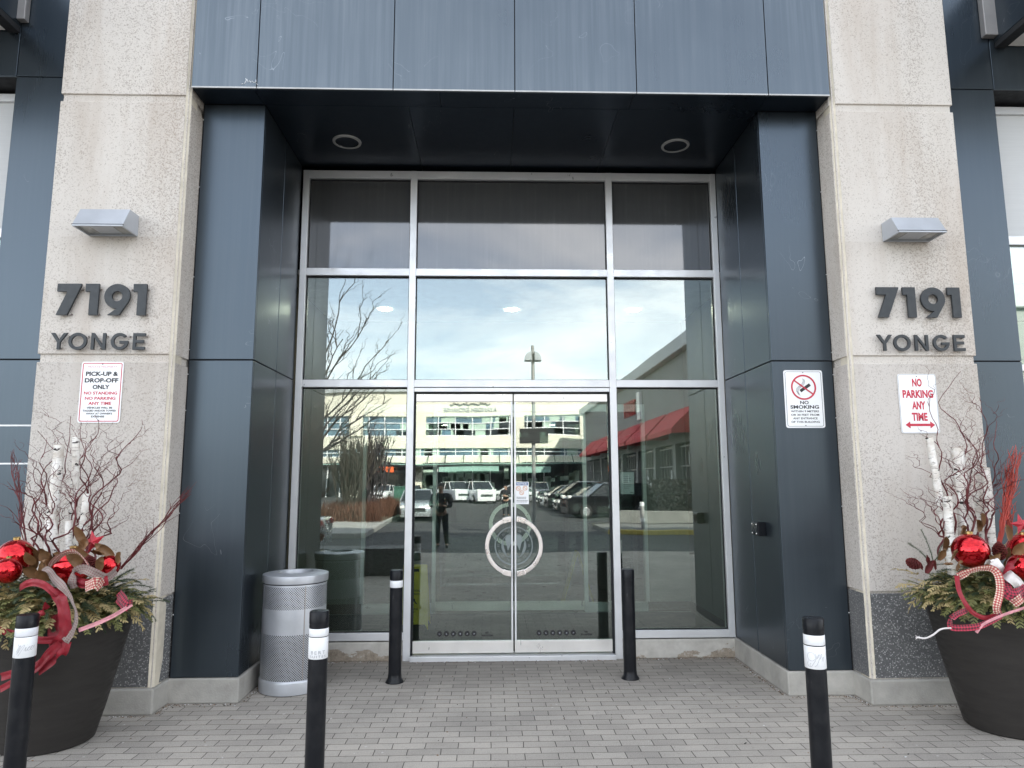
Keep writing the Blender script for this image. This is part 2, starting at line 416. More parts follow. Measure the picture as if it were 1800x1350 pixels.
MT['sign_white'] = plain('sign_white', (0.84, 0.85, 0.86), 0.35, var=0.02, scale=5)
MT['ink'] = plain('black_ink', (0.02, 0.02, 0.022), 0.5)
MT['inkgrey'] = plain('grey_ink', (0.17, 0.17, 0.18), 0.6)
MT['inkpale'] = plain('pale_grey_ink', (0.33, 0.34, 0.36), 0.6)
MT['red'] = plain('sign_red', (0.52, 0.025, 0.055), 0.45, var=0.06)
MT['faded'] = plain('faded_red', (0.62, 0.27, 0.30), 0.5, var=0.25, scale=30)
MT['blue'] = plain('sign_blue', (0.03, 0.10, 0.27), 0.5)
MT['orange'] = plain('sign_orange', (0.62, 0.30, 0.14), 0.5)
MT['letter'] = plain('charcoal_letter', (0.026, 0.031, 0.035), 0.5, 0.0, var=0.08, scale=9)
MT['pin'] = plain('standoff_pin', (0.33, 0.30, 0.28), 0.4, 0.7)
MT['lampgrey'] = plain('lamp_grey', (0.46, 0.485, 0.52), 0.4, 0.35, var=0.05, scale=5)
MT['lampglass'] = plain('lamp_glass', (0.34, 0.345, 0.33), 0.12, var=0.3, scale=12)
MT['pot'] = plain('charcoal_pot', (0.030, 0.0272, 0.025), 0.55, var=0.16, scale=4, stretch=(1, 1, 5), bmp=0.1, bscale=30, spec=0.28)
MT['soil'] = plain('potting_soil', (0.03, 0.024, 0.018), 0.95, var=0.4, scale=30, bmp=0.8)
MT['perf'] = mat_perf('perforated_steel', (0.47, 0.485, 0.51))
MT['binmetal'] = plain('bin_metal', (0.47, 0.485, 0.51), 0.4, 0.5, var=0.08, scale=5)
MT['bauble'] = plain('bauble_red', (0.50, 0.003, 0.010), 0.10, 0.85, var=0.05, rvar=0.05, coat=0.5)
MT['gold'] = plain('cap_gold', (0.6, 0.42, 0.18), 0.3, 1.0)
MT['birch'] = mat_birch('birch_bark')
MT['cutwood'] = plain('cut_wood', (0.30, 0.18, 0.10), 0.8, var=0.3, scale=60)
MT['willow'] = plain('willow_dark_red', (0.105, 0.013, 0.015), 0.55, var=0.45, scale=8)
MT['dogwood'] = plain('dogwood_red', (0.36, 0.045, 0.03), 0.55, var=0.35, scale=12)
MT['leafbrown'] = plain('dry_leaf', (0.20, 0.105, 0.045), 0.55, var=0.45, scale=10)
MT['leafburg'] = plain('burgundy_leaf', (0.13, 0.02, 0.022), 0.5, var=0.3, scale=10)
MT['cone'] = plain('cone_red_brown', (0.13, 0.022, 0.020), 0.5, var=0.35, scale=40)
MT['green1'] = plain('spruce_green', (0.075, 0.105, 0.055), 0.6, var=0.35, scale=9)
MT['green2'] = plain('cedar_olive', (0.175, 0.18, 0.062), 0.6, var=0.35, scale=9)
MT['green3'] = plain('cedar_straw', (0.43, 0.34, 0.16), 0.65, var=0.3, scale=9)
MT['satin'] = plain('red_satin', (0.23, 0.004, 0.014), 0.58, var=0.25, scale=12)
MT['burlap'] = mat_weave('burlap_print', (0.27, 0.22, 0.195), (0.25, 0.195, 0.175), (0.21, 0.10, 0.095), 0.013)
MT['plaid'] = mat_weave('red_black_check', (0.45, 0.025, 0.06), (0.24, 0.015, 0.035), (0.03, 0.01, 0.015), 0.016)
MT['cream'] = mat_weave('cream_red_check', (0.66, 0.60, 0.48), (0.50, 0.16, 0.13), (0.34, 0.04, 0.05), 0.014)
MT['sheer'] = plain('sheer_white', (0.70, 0.66, 0.64), 0.7, var=0.1, scale=14)
MT['star'] = plain('star_red', (0.45, 0.025, 0.04), 0.5, var=0.3, scale=40, bmp=0.6, bscale=120)
MT['mat'] = plain('entrance_mat', (0.045, 0.050, 0.050), 0.9, var=0.25, scale=1.0, stretch=(1, 40, 1), bmp=0.6, bscale=30)
MT['lobbywall'] = plain('lobby_wall', (0.27, 0.265, 0.235), 0.8, var=0.06, scale=2)
MT['lobbydark'] = plain('lobby_stone', (0.10, 0.105, 0.105), 0.35, var=0.15, scale=2)
MT['brownbase'] = plain('brown_skirting', (0.13, 0.10, 0.075), 0.6)
MT['ceil'] = plain('lobby_ceiling', (0.72, 0.71, 0.68), 0.9)
MT['lit'] = mat_emit('downlight_glow', (1.0, 0.90, 0.70), 22.0)
MT['yellow'] = plain('sign_yellow', (0.62, 0.50, 0.02), 0.5, var=0.06)
MT['blind'] = plain('window_blind', (0.62, 0.63, 0.63), 0.7, var=0.03, scale=3, stretch=(1, 1, 30))
MT['greenblind'] = plain('green_white_blind', (0.42, 0.53, 0.45), 0.7, var=0.05, scale=3)
MT['mastic'] = plain('unpainted_zinc', (0.33, 0.32, 0.315), 0.5, 0.3, var=0.06)
# the places across the car park
MT['creamwall'] = plain('cream_wall', (0.70, 0.655, 0.55), 0.85, var=0.07, scale=0.4)
MT['greywall'] = plain('grey_stucco', (0.30, 0.30, 0.29), 0.85, var=0.08, scale=0.5)
MT['roofmetal'] = plain('roof_metal', (0.42, 0.43, 0.44), 0.5, 0.2)
MT['bluewin'] = plain('blue_window', (0.10, 0.17, 0.22), 0.12, var=0.5, scale=0.35, spec=0.8)
MT['darkwin'] = plain('dark_window', (0.03, 0.035, 0.04), 0.08, var=0.6, scale=0.7, spec=0.8)
MT['greenglass'] = plain('green_canopy_glass', (0.30, 0.46, 0.40), 0.2, var=0.12, scale=0.6)
MT['awning'] = plain('red_awning', (0.52, 0.04, 0.05), 0.75, var=0.1, scale=1.5)
MT['bark'] = plain('grey_bark', (0.055, 0.045, 0.037), 0.85, var=0.3, scale=6)
MT['bark2'] = plain('dark_bark', (0.05, 0.042, 0.045), 0.85, var=0.3, scale=6)
MT['rust'] = plain('rust_grass', (0.10, 0.042, 0.025), 0.8, var=0.35, scale=3)
MT['hedge'] = plain('dark_hedge', (0.028, 0.028, 0.026), 0.8, var=0.5, scale=5)
MT['carwhite'] = plain('car_white', (0.72, 0.73, 0.74), 0.2, 0.0, var=0.02, coat=0.8)
MT['carsilver'] = plain('car_silver', (0.45, 0.48, 0.50), 0.25, 0.6, var=0.03, coat=0.8)
MT['carblack'] = plain('car_black', (0.012, 0.013, 0.015), 0.15, 0.0, var=0.1, coat=0.9)
MT['carglass'] = plain('car_glass', (0.02, 0.025, 0.03), 0.05, var=0.2)
MT['rubber'] = plain('tyre_rubber', (0.015, 0.015, 0.015), 0.8)
MT['rim'] = plain('wheel_rim', (0.5, 0.5, 0.52), 0.3, 0.8)
MT['headl'] = plain('head_light', (0.8, 0.8, 0.78), 0.1)
MT['taill'] = plain('tail_light', (0.45, 0.03, 0.03), 0.15)
MT['conorange'] = plain('cone_orange', (0.75, 0.13, 0.03), 0.5)
MT['boxgreen'] = plain('cabinet_green', (0.035, 0.12, 0.085), 0.55)
MT['kerbyellow'] = plain('kerb_yellow', (0.50, 0.40, 0.10), 0.8, var=0.25)
MT['skin'] = plain('skin', (0.42, 0.26, 0.19), 0.55)
MT['hair'] = plain('dark_hair', (0.02, 0.016, 0.014), 0.5)
MT['cloth'] = plain('black_cloth', (0.014, 0.015, 0.019), 0.8, var=0.3, scale=12)
MT['denim'] = plain('dark_denim', (0.018, 0.021, 0.03), 0.85, var=0.3, scale=20)
MT['earth'] = plain('distant_ground', (0.09, 0.09, 0.085), 0.95, var=0.2, scale=0.1)

# ------------------------------------------------------------------ mesh helpers
OFF = {}
class MB:
    """collects shapes in world coordinates; build() links them as one mesh object"""
    def __init__(s):
        s.bm = bmesh.new(); s.mi = 0
        s.uv = s.bm.loops.layers.uv.new('UVMap')
    def face(s, vs, uvs=None):
        try:
            f = s.bm.faces.new(vs)
        except ValueError:
            return None
        f.material_index = s.mi
        if uvs:
            for l, q in zip(f.loops, uvs):
                l[s.uv].uv = q
        return f
    def V(s, p):
        return s.bm.verts.new(p)
    def box(s, x0, x1, y0, y1, z0, z1):
        v = [s.V((x, y, z)) for z in (z0, z1) for y in (y0, y1) for x in (x0, x1)]
        for q in ((0, 2, 3, 1), (4, 5, 7, 6), (0, 1, 5, 4), (2, 6, 7, 3), (0, 4, 6, 2), (1, 3, 7, 5)):
            s.face([v[i] for i in q])
        return s
    def obox(s, c, ax, ay, az, hx, hy, hz):
        c, ax, ay, az = Vector(c), Vector(ax).normalized(), Vector(ay).normalized(), Vector(az).normalized()
        v = [s.V(c + ax * (hx * i) + ay * (hy * j) + az * (hz * k)) for k in (-1, 1) for j in (-1, 1) for i in (-1, 1)]
        for q in ((0, 2, 3, 1), (4, 5, 7, 6), (0, 1, 5, 4), (2, 6, 7, 3), (0, 4, 6, 2), (1, 3, 7, 5)):
            s.face([v[i] for i in q])
        return s
    def prism(s, pts, y0, y1):
        """outline in x, z extruded from y0 to y1"""
        a = [s.V((x, y0, z)) for x, z in pts]; b = [s.V((x, y1, z)) for x, z in pts]
        n = len(pts)
        s.face(a); s.face(b[::-1])
        for i in range(n):
            j = (i + 1) % n
            s.face([a[j], a[i], b[i], b[j]])
        return s
    def slab(s, pts, z0, z1):
        a = [s.V((x, y, z0)) for x, y in pts]; b = [s.V((x, y, z1)) for x, y in pts]
        n = len(pts)
        s.face(a[::-1]); s.face(b)
        for i in range(n):
            j = (i + 1) % n
            s.face([a[i], a[j], b[j], b[i]])
        return s
    def arc(s, cx, cz, r0, r1, a0, a1, y0, y1, n=24):
        """ring or part of a ring in the x, z plane"""
        full = abs(a1 - a0) >= 359.9
        k = n if full else n + 1
        rings = []
        for i in range(k):
            t = R(a0 + (a1 - a0) * i / n)
            ca, sa = math.cos(t), math.sin(t)
            rings.append([s.V((cx + r * ca, y, cz + r * sa)) for r, y in ((r0, y0), (r1, y0), (r1, y1), (r0, y1))])
        for i in range(n):
            p, q = rings[i], rings[(i + 1) % k]
            for j in range(4):
                jj = (j + 1) % 4
                s.face([p[j], p[jj], q[jj], q[j]])
        if not full:
            s.face(rings[0][::-1]); s.face(rings[-1])
        return s
    def disc(s, cx, cz, r, y0, y1, n=24):
        return s.prism([(cx + r * math.cos(6.28319 * i / n), cz + r * math.sin(6.28319 * i / n)) for i in range(n)], y0, y1)
    def lathe(s, prof, c, n=32, cap0=True, cap1=True):
        rings = []
        for r, z in prof:
            rings.append([s.V((c[0] + r * math.cos(2 * math.pi * i / n), c[1] + r * math.sin(2 * math.pi * i / n), c[2] + z)) for i in range(n)])
        rm = max(p[0] for p in prof)
        for k in range(len(rings) - 1):
            for i in range(n):
                j = (i + 1) % n
                u0, u1 = 2 * math.pi * rm * i / n, 2 * math.pi * rm * (i + 1) / n
                s.face([rings[k][i], rings[k][j], rings[k + 1][j], rings[k + 1][i]],
                       [(u0, prof[k][1]), (u1, prof[k][1]), (u1, prof[k + 1][1]), (u0, prof[k + 1][1])])
        if cap0: s.face(rings[0][::-1])
        if cap1: s.face(rings[-1])
        return s
    def tube(s, pts, radii, n=6, cap=True):
        pts = [Vector(p) for p in pts]
        if not hasattr(radii, '__len__'):
            radii = [radii] * len(pts)
        rings = []
        up = Vector((0.13, 0.31, 0.94))
        for i, p in enumerate(pts):
            t = (pts[min(i + 1, len(pts) - 1)] - pts[max(i - 1, 0)])
            if t.length < 1e-9: t = Vector((0, 0, 1))
            t.normalize()
            a = t.cross(up)
            if a.length < 1e-4: a = t.cross(Vector((1, 0, 0)))
            a.normalize(); b = t.cross(a)
            rings.append([s.V(p + (a * math.cos(2 * math.pi * k / n) + b * math.sin(2 * math.pi * k / n)) * radii[i]) for k in range(n)])
        for i in range(len(rings) - 1):
            for k in range(n):
                j = (k + 1) % n
                s.face([rings[i][k], rings[i][j], rings[i + 1][j], rings[i + 1][k]])
        if cap:
            s.face(rings[0][::-1]); s.face(rings[-1])
        return s
    def sphere(s, c, r, nu=20, nv=12, sc=(1, 1, 1)):
        c = Vector(c); prof = []
        rows = []
        for j in range(1, nv):
            a = math.pi * j / nv
            rows.append([s.V(c + Vector((r * sc[0] * math.sin(a) * math.cos(2 * math.pi * i / nu), r * sc[1] * math.sin(a) * math.sin(2 * math.pi * i / nu), r * sc[2] * math.cos(a)))) for i in range(nu)])
        t, b = s.V(c + Vector((0, 0, r * sc[2]))), s.V(c - Vector((0, 0, r * sc[2])))
        for i in range(nu):
            j = (i + 1) % nu
            s.face([t, rows[0][i], rows[0][j]]); s.face([b, rows[-1][j], rows[-1][i]])
            for k in range(len(rows) - 1):
                s.face([rows[k][i], rows[k + 1][i], rows[k + 1][j], rows[k][j]])
        return s
    def ribbon(s, pts, width, side=None):
        """strip along a curve; side gives its width direction at each point"""
        pts = [Vector(p) for p in pts]
        L = 0; prev = None; last = None
        for i, p in enumerate(pts):
            t = (pts[min(i + 1, len(pts) - 1)] - pts[max(i - 1, 0)]).normalized()
            sd = Vector(side[i]) if side else t.cross(Vector((0, -1, 0.2)))
            sd = (sd - t * sd.dot(t)).normalized() * (width / 2)
            nn = t.cross(sd.normalized())
            row = []
            for k in range(7):
                f = k / 3 - 1
                wv = 0.13 * width * noise.noise((i * 0.22, f * 1.3 + pts[0].x * 9, pts[0].z * 7)) + 0.05 * width * math.cos(f * 4.2)
                row.append(s.V(p + sd * f + nn * wv))
            if prev:
                L2 = L + (p - last).length
                for k in range(6):
                    w0, w1 = width * k / 6, width * (k + 1) / 6
                    s.face([prev[k], prev[k + 1], row[k + 1], row[k]], [(L, w0), (L, w1), (L2, w1), (L2, w0)])
                L = L2
            prev = row; last = p
        return s
    def text(s, body, size, x, y, z, width=None, height=None, depth=0.001, align='CENTER', face=-1, offset=0.0, shear=0.0, spacing=1.0):
        """lettering standing on the plane y, its baseline at z, read from the side face (-1: from -Y)"""
        cu = bpy.data.curves.new('t', 'FONT'); cu.body = body; cu.size = size; cu.align_x = 'LEFT'
        cu.offset = offset; cu.shear = shear; cu.resolution_u = 3; cu.space_character = spacing
        ob = bpy.data.objects.new('t', cu)
        me = bpy.data.meshes.new_from_object(ob)
        xs = [v.co.x for v in me.vertices]; ys = [v.co.y for v in me.vertices]
        if not xs: return s
        x0, x1, y0, y1 = min(xs), max(xs), min(ys), max(ys)
        kx = width / (x1 - x0) if width else 1.0
        ky = height / (y1 - y0) if height else (kx if width else 1.0)
        wd = (x1 - x0) * kx
        ox = {'CENTER': -wd / 2, 'LEFT': 0.0, 'RIGHT': -wd}[align]
        base = 0 if not height else y0
        f = 1 if face < 0 else -1
        vs = [s.V((x + f * (ox + (v.co.x - x0) * kx), y, z + (v.co.y - base) * ky)) for v in me.vertices]
        fs = [s.face([vs[i] for i in p.vertices]) for p in me.polygons]
        fs = [q for q in fs if q]
        if depth:
            r = bmesh.ops.extrude_face_region(s.bm, geom=fs)
            for g in r['geom']:
                if isinstance(g, bmesh.types.BMVert):
                    g.co.y += depth * (1 if face > 0 else -1)
            for g in r['geom']:
                if isinstance(g, bmesh.types.BMFace): g.material_index = s.mi
        bpy.data.objects.remove(ob); bpy.data.curves.remove(cu); bpy.data.meshes.remove(me)
        return s
    def build(s, name, mat, parent=None, smooth=False, bevel=0.0, solid=0.0, origin=None, subsurf=0, fix=True):
        if fix:
            bmesh.ops.recalc_face_normals(s.bm, faces=s.bm.faces[:])
        o0 = OFF[parent.name] if parent else Vector(origin or (0, 0, 0))
        me = bpy.data.meshes.new(name)
        bmesh.ops.translate(s.bm, verts=s.bm.verts[:], vec=-o0)
        s.bm.to_mesh(me); s.bm.free()
        for q in (mat if isinstance(mat, (list, tuple)) else [mat]):
            me.materials.append(MT[q] if isinstance(q, str) else q)
        if smooth:
            me.polygons.foreach_set('use_smooth', [True] * len(me.polygons))
            try: me.set_sharp_from_angle(angle=R(40))
            except Exception: pass
        o = bpy.data.objects.new(name, me); COL.objects.link(o)
        OFF[o.name] = o0
        if parent: o.parent = parent
        else: o.location = o0
        if bevel:
            md = o.modifiers.new('b', 'BEVEL'); md.width = bevel; md.segments = 2; md.limit_method = 'ANGLE'; md.angle_limit = R(50)
        if solid:
            md = o.modifiers.new('s', 'SOLIDIFY'); md.thickness = solid; md.offset = 0
        return o

def tag(o, label=None, cat=None, group=None, kind=None):
    if label: o['label'] = label
    if cat: o['category'] = cat
    if group: o['group'] = group
    if kind: o['kind'] = kind
    return o
def thing(name, loc, label, cat, group=None, kind=None):
    o = bpy.data.objects.new(name, None); COL.objects.link(o)
    o.location = loc; o.empty_display_size = 0.1
    OFF[o.name] = Vector(loc)
    return tag(o, label, cat, group, kind)
def part(o, label):
    o['label'] = label
    return o
def copy_tree(o, delta, parent=None):
    c = o.copy(); COL.objects.link(c)
    if parent is None:
        c.location = Vector(o.location) + Vector(delta)
    else:
        c.parent = parent
    OFF[c.name] = OFF.get(o.name, Vector()) + Vector(delta)
    for ch in list(o.children):
        copy_tree(ch, delta, c)
    return c

# ------------------------------------------------------------------ setting: ground, road
def sheet(mb, x0, x1, y0, y1, z0, z1, nx=1, ny=1):
    g = [[mb.V((x0 + (x1 - x0) * i / nx, y0 + (y1 - y0) * j / ny, z0 + (z1 - z0) * j / ny)) for i in range(nx + 1)] for j in range(ny + 1)]
    for j in range(ny):
        for i in range(nx):
            mb.face([g[j][i], g[j][i + 1], g[j + 1][i + 1], g[j + 1][i]])
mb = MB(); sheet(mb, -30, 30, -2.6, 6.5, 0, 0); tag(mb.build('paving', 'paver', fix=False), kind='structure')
mb = MB(); sheet(mb, -30, 30, -8.5, -2.6, -0.40, -0.004, 2, 4); sheet(mb, -60, 60, -140, -8.5, -0.40, -0.40, 2, 4)
tag(mb.build('road', 'asphalt', fix=False), kind='structure')
mb = MB(); sheet(mb, -700, 700, -700, 700, -0.45, -0.45); tag(mb.build('ground', 'earth', fix=False), kind='structure')
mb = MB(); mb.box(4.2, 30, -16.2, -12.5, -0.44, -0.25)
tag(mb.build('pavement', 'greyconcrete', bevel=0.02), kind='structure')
mb = MB(); mb.box(4.2, 30, -12.5, -12.32, -0.44, -0.236)
tag(mb.build('kerb', 'kerbyellow', bevel=0.02), kind='structure')
mb = MB(); mb.slab([(-4.3, -11.5), (-4.6, -11.2), (-22, -11.2), (-22, -34), (-5.6, -34), (-5.2, -33)], -0.44, -0.22)
tag(mb.build('planting_bed_kerb', 'concrete', bevel=0.03), kind='structure')

# ------------------------------------------------------------------ the office building
YC, YJ, YG, YH = 4.967, 5.195, 6.28, 4.949
ZS = 4.488
B = thing('office_building', (0, 6, 0), 'slate blue and pale stone office building entrance with recessed glass doors', 'building')

def column(x0, x1, inner, side):
    """x0..x1 is the panel's face; 'inner' the corner beside the recess; side -1 left column, +1 right"""
    zj1, zj2 = 4.426, 2.441
    c = MB()                                              # core behind the joints
    a, b = (x0, inner) if side < 0 else (inner, x1)
    c.box(a + 0.015, b - 0.015, YC + 0.014, 5.6, 0, 8.6)
    col = c.build('stone_column', 'stone', B)
    part(col, 'pale precast stone column left of the entrance' if side < 0 else 'pale precast stone column right of the entrance')
    for z0, z1, m in ((zj1, 8.6, 'stone'), (zj2, zj1 - 0.052, 'stone'), (0.752, zj2 - 0.052, 'stone_low')):
        p = MB(); p.box(x0, x1, YC, 5.5, z0 + 0.006, z1)
        p.build('stone_panel', m, col, bevel=0.006)
        p = MB()
        if side < 0: p.box(x1 + 0.03, inner, YC + 0.028, YJ + 0.3, z0 + 0.006, z1)
        else: p.box(inner, x0 - 0.03, YC + 0.028, YJ + 0.3, z0 + 0.006, z1)
        p.build('stone_return', m, col, bevel=0.005)
    g = MB(); g.box(x0 + 0.004, x1 - 0.004, YC + 0.004, 5.5, 0.176, 0.744)
    if side < 0: g.box(x1 + 0.026, inner - 0.004, YC + 0.03, YJ + 0.3, 0.176, 0.744)
    else: g.box(inner + 0.004, x0 - 0.026, YC + 0.03, YJ + 0.3, 0.176, 0.744)
    g.build('granite_base', 'granite', col, bevel=0.004)
    p = MB(); p.slab([(a - 0.012, YC - 0.014), (b + 0.012, YC - 0.014), (b + 0.012, 5.5), (a - 0.012, 5.5)], 0, 0.168)
    p.build('plinth', 'plinth', col, bevel=0.012)
    k = MB()
    prof = []
    xm = (x1, x1 + 0.03) if side < 0 else (x0 - 0.03, x0)
    n = 90                                                # hand-tooled joint: its edge wanders
    rows = []
    for i in range(n + 1):
        z = 0.17 + (8.6 - 0.17) * i / n
        w = 0.0025 * noise.noise((z * 6.0, side, 0.0)) + 0.002 * noise.noise((z * 21, side * 3, 1.0))
        e = 0.003 * noise.noise((z * 9.0, side, 7.0))
        rows.append([k.V((xm[0] - 0.001 + w, YC + 0.004 + e, z)), k.V((xm[1] + 0.001 + w, YC + 0.03 + e * 0.5, z)), k.V((xm[1] + w, 5.1, z)), k.V((xm[0] + w, 5.1, z))])
        if side > 0:
            rows[-1] = [k.V((xm[0] - 0.001 + w, YC + 0.03 + e * 0.5, z)), k.V((xm[1] + 0.001 + w, YC + 0.004 + e, z)), k.V((xm[1] + w, 5.1, z)), k.V((xm[0] + w, 5.1, z))]
    for i in range(n):
        for j in range(4):
            jj = (j + 1) % 4
            k.face([rows[i][j], rows[i][jj], rows[i + 1][jj], rows[i + 1][j]])
    k.build('corner_sealant', 'caulk', col)
    return col
column(-3.229, -2.303, -2.270, -1)
column(2.669, 3.597, 2.632, 1)

# pilasters (clad jambs) beside the recess
def pilaster(x0, x1, side):
    c = MB(); a, b = x0 + 0.012, x1 - 0.012
    if side < 0: a = x0
    else: b = x1
    c.box(a, b, YJ + 0.014, 6.26, 0.15, ZS + 0.1)
    pl = c.build('clad_pilaster', 'joint', B)
    part(pl, 'slate metal clad pilaster left of the glass entrance' if side < 0 else 'slate metal clad pilaster right of the glass entrance')
    G = 0.004
    f = MB()
    e = 0.012
    fx0, fx1 = (x0 + e, x1) if side < 0 else (x0, x1 - e)
    f.box(fx0, fx1, YJ, YJ + 0.03, 0.174, 2.445 - G); f.box(fx0, fx1, YJ, YJ + 0.03, 2.445 + G, ZS - 0.002)
    f.build('front_cladding', 'clad', pl, bevel=0.004)
    f = MB()
    ix0, ix1 = (x1 - 0.03, x1) if side < 0 else (x0, x0 + 0.03)
    for y0, y1 in ((YJ + 0.031, 5.76 - G), (5.76 + G, YG - 0.008)):
        for z0, z1 in ((0.174, 2.445 - G), (2.445 + G, ZS - 0.002)):
            f.box(ix0, ix1, y0, y1, z0, z1)
    f.build('side_cladding', 'clad', pl, bevel=0.004)
    p = MB()
    if side < 0: p.slab([(x0, YJ - 0.012), (x1 + 0.014, YJ - 0.012), (x1 + 0.014, YG + 0.05), (x0, YG + 0.05)], 0, 0.170)
    else: p.slab([(x0 - 0.014, YJ - 0.012), (x1, YJ - 0.012), (x1, YG + 0.05), (x0 - 0.014, YG + 0.05)], 0, 0.170)
    p.build('plinth', 'plinth', pl, bevel=0.010)
    for z in (0.62, 1.35, 2.05, 2.38, 2.52, 3.1, 3.85, 4.36):
        s = MB(); s.sphere(((x0 + 0.006) if side < 0 else (x1 - 0.006), YJ + 0.004, z + rnd.uniform(-.05, .05)), 0.0045, 8, 6)
        s.build('fixing_screw', 'white', pl)
pilaster(-2.270, -1.785, -1)
pilaster(2.152, 2.632, 1)

# fascia over the recess and its soffit
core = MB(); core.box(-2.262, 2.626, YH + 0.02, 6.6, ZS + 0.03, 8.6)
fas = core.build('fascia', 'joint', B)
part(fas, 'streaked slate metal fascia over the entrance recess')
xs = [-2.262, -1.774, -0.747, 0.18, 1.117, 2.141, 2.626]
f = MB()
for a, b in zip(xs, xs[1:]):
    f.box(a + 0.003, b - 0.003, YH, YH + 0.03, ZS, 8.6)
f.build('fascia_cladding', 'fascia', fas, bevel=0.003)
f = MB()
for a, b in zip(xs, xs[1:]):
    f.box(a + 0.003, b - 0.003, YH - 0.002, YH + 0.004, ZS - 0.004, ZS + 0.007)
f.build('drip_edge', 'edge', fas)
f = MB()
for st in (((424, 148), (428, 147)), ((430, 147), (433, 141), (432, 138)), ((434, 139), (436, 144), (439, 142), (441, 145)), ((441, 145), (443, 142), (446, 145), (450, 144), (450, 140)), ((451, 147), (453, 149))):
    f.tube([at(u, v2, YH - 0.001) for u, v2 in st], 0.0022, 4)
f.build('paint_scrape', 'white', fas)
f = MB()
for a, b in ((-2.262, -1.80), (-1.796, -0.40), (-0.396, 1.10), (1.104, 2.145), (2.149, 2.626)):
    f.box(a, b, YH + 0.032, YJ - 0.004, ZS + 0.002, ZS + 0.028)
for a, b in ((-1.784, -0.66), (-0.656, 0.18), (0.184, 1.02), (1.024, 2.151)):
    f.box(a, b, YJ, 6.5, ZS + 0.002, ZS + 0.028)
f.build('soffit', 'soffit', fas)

# curtain wall: frame, panes, spandrels
cw = MB()
FY0, FY1 = YG, YG + 0.12
XP = [(-1.772, -1.714), (-0.762, -0.700), (1.088, 1.150), (2.095, 2.150)]
for i, (a, b) in enumerate(XP):
    cw.box(a, b, FY0, FY1, 0.0 if i in (1, 2) else 0.171, 4.4548)
bays = [(-1.714, -0.700 - 0.062), (-0.700, 1.088), (1.150, 2.095)]
for a, b in bays:
    cw.box(a, b, FY0 + 0.002, FY1, 4.378, 4.4548)
    cw.box(a, b, FY0 + 0.002, FY1, 3.430, 3.4995)
    cw.box(a, b, FY0 + 0.002, FY1, 2.385, 2.4525)
for a, b in (bays[0], bays[2]):
    cw.box(a, b, FY0 + 0.002, FY1, 0.171, 0.235)
curtain = cw.build('curtain_wall', 'alu', B, bevel=0.003)
part(curtain, 'aluminium framed glass entrance wall')
for a, b in bays:
    s = MB(); s.box(a - 0.008, b + 0.008, FY0 + 0.05, FY0 + 0.062, 3.4995 - 0.008, 4.378 + 0.008)
    s.build('spandrel_pane', 'spandrel', curtain)
    s = MB(); s.box(a - 0.008, b + 0.008, FY0 + 0.05, FY0 + 0.058, 2.4525 - 0.008, 3.43 + 0.008)
    s.build('upper_pane', 'glass', curtain)
for a, b in (bays[0], bays[2]):
    s = MB(); s.box(a - 0.008, b + 0.008, FY0 + 0.05, FY0 + 0.058, 0.235 - 0.008, 2.385 + 0.008)
    s.build('side_pane', 'glass', curtain)
s = MB()                                                    # dark gaskets round the panes
for a, b in bays:
    for z0, z1 in ((3.4995, 4.378), (2.4525, 3.43)) + (((0.235, 2.385),) if a != -0.700 else ()):
        g = 0.007; y0, y1 = FY0 + 0.036, FY0 + 0.05
        s.box(a, a + g, y0, y1, z0, z1); s.box(b - g, b, y0, y1, z0, z1)
        s.box(a + g, b - g, y0, y1, z0, z0 + g); s.box(a + g, b - g, y0, y1, z1 - g * 1.6, z1)
s.build('gasket', 'joint', curtain)
for a, b in ((-1.785, -0.764), (1.152, 2.152)):
    s = MB(); s.box(a, b, YG + 0.004, YG + 0.2, 0, 0.160); s.build('upstand', 'peel', curtain, bevel=0.008)
s = MB(); s.box(-0.698, 1.086, YG + 0.004, FY1, 2.343, 2.379); s.build('door_head', 'alu', curtain, bevel=0.003)
s = MB(); s.box(-0.698, 1.086, YG - 0.03, FY1 + 0.03, -0.02, 0.038); s.build('threshold', 'alu', curtain, bevel=0.003)
s = MB(); s.box(-0.698, 1.086, YG + 0.03, FY1 - 0.01, 2.330, 2.343); s.box(-0.698, 1.086, YG + 0.03, FY1 - 0.01, 2.379, 2.385)
s.box(-0.700, -0.684, YG + 0.03, FY1 - 0.01, 0.04, 2.340); s.box(1.070, 1.086, YG + 0.03, FY1 - 0.01, 0.04, 2.340)
s.build('door_reveal', 'joint', curtain)

def tri_icon(mb, cx, cz, k, y):
    """small pale pictogram strokes on a round black sticker"""
    r = 0.0115
    for (x0, z0, x1, z1, w) in k:
        d = Vector((x1 - x0, 0, z1 - z0)); L = d.length; d.normalize()
        mb.obox((cx + (x0 + x1) / 2 * r, y, cz + (z0 + z1) / 2 * r), d, (0, 1, 0), d.cross(Vector((0, 1, 0))), L * r / 2, 0.0004, w * r / 2)
ICONS = [[(-.6, .5, .6, -.5, .18), (-.5, -.2, .5, .1, .3)], [(-.5, .6, .5, -.6, .18), (-.3, -.5, -.1, .5, .3), (.2, -.5, .1, .3, .3)],
         [(-.6, .5, .6, -.5, .18), (-.5, -.5, .5, .5, .3)], [(-.4, -.5, .4, -.5, .3), (-.4, .1, .4, .1, .6), (-.6, .4, .6, .4, .3)],
         [(-.5, -.3, .5, -.1, .5), (0, 0, .4, .5, .3)], [(-.6, -.3, .6, .3, .4), (-.1, -.4, .2, -.3, .3)]]
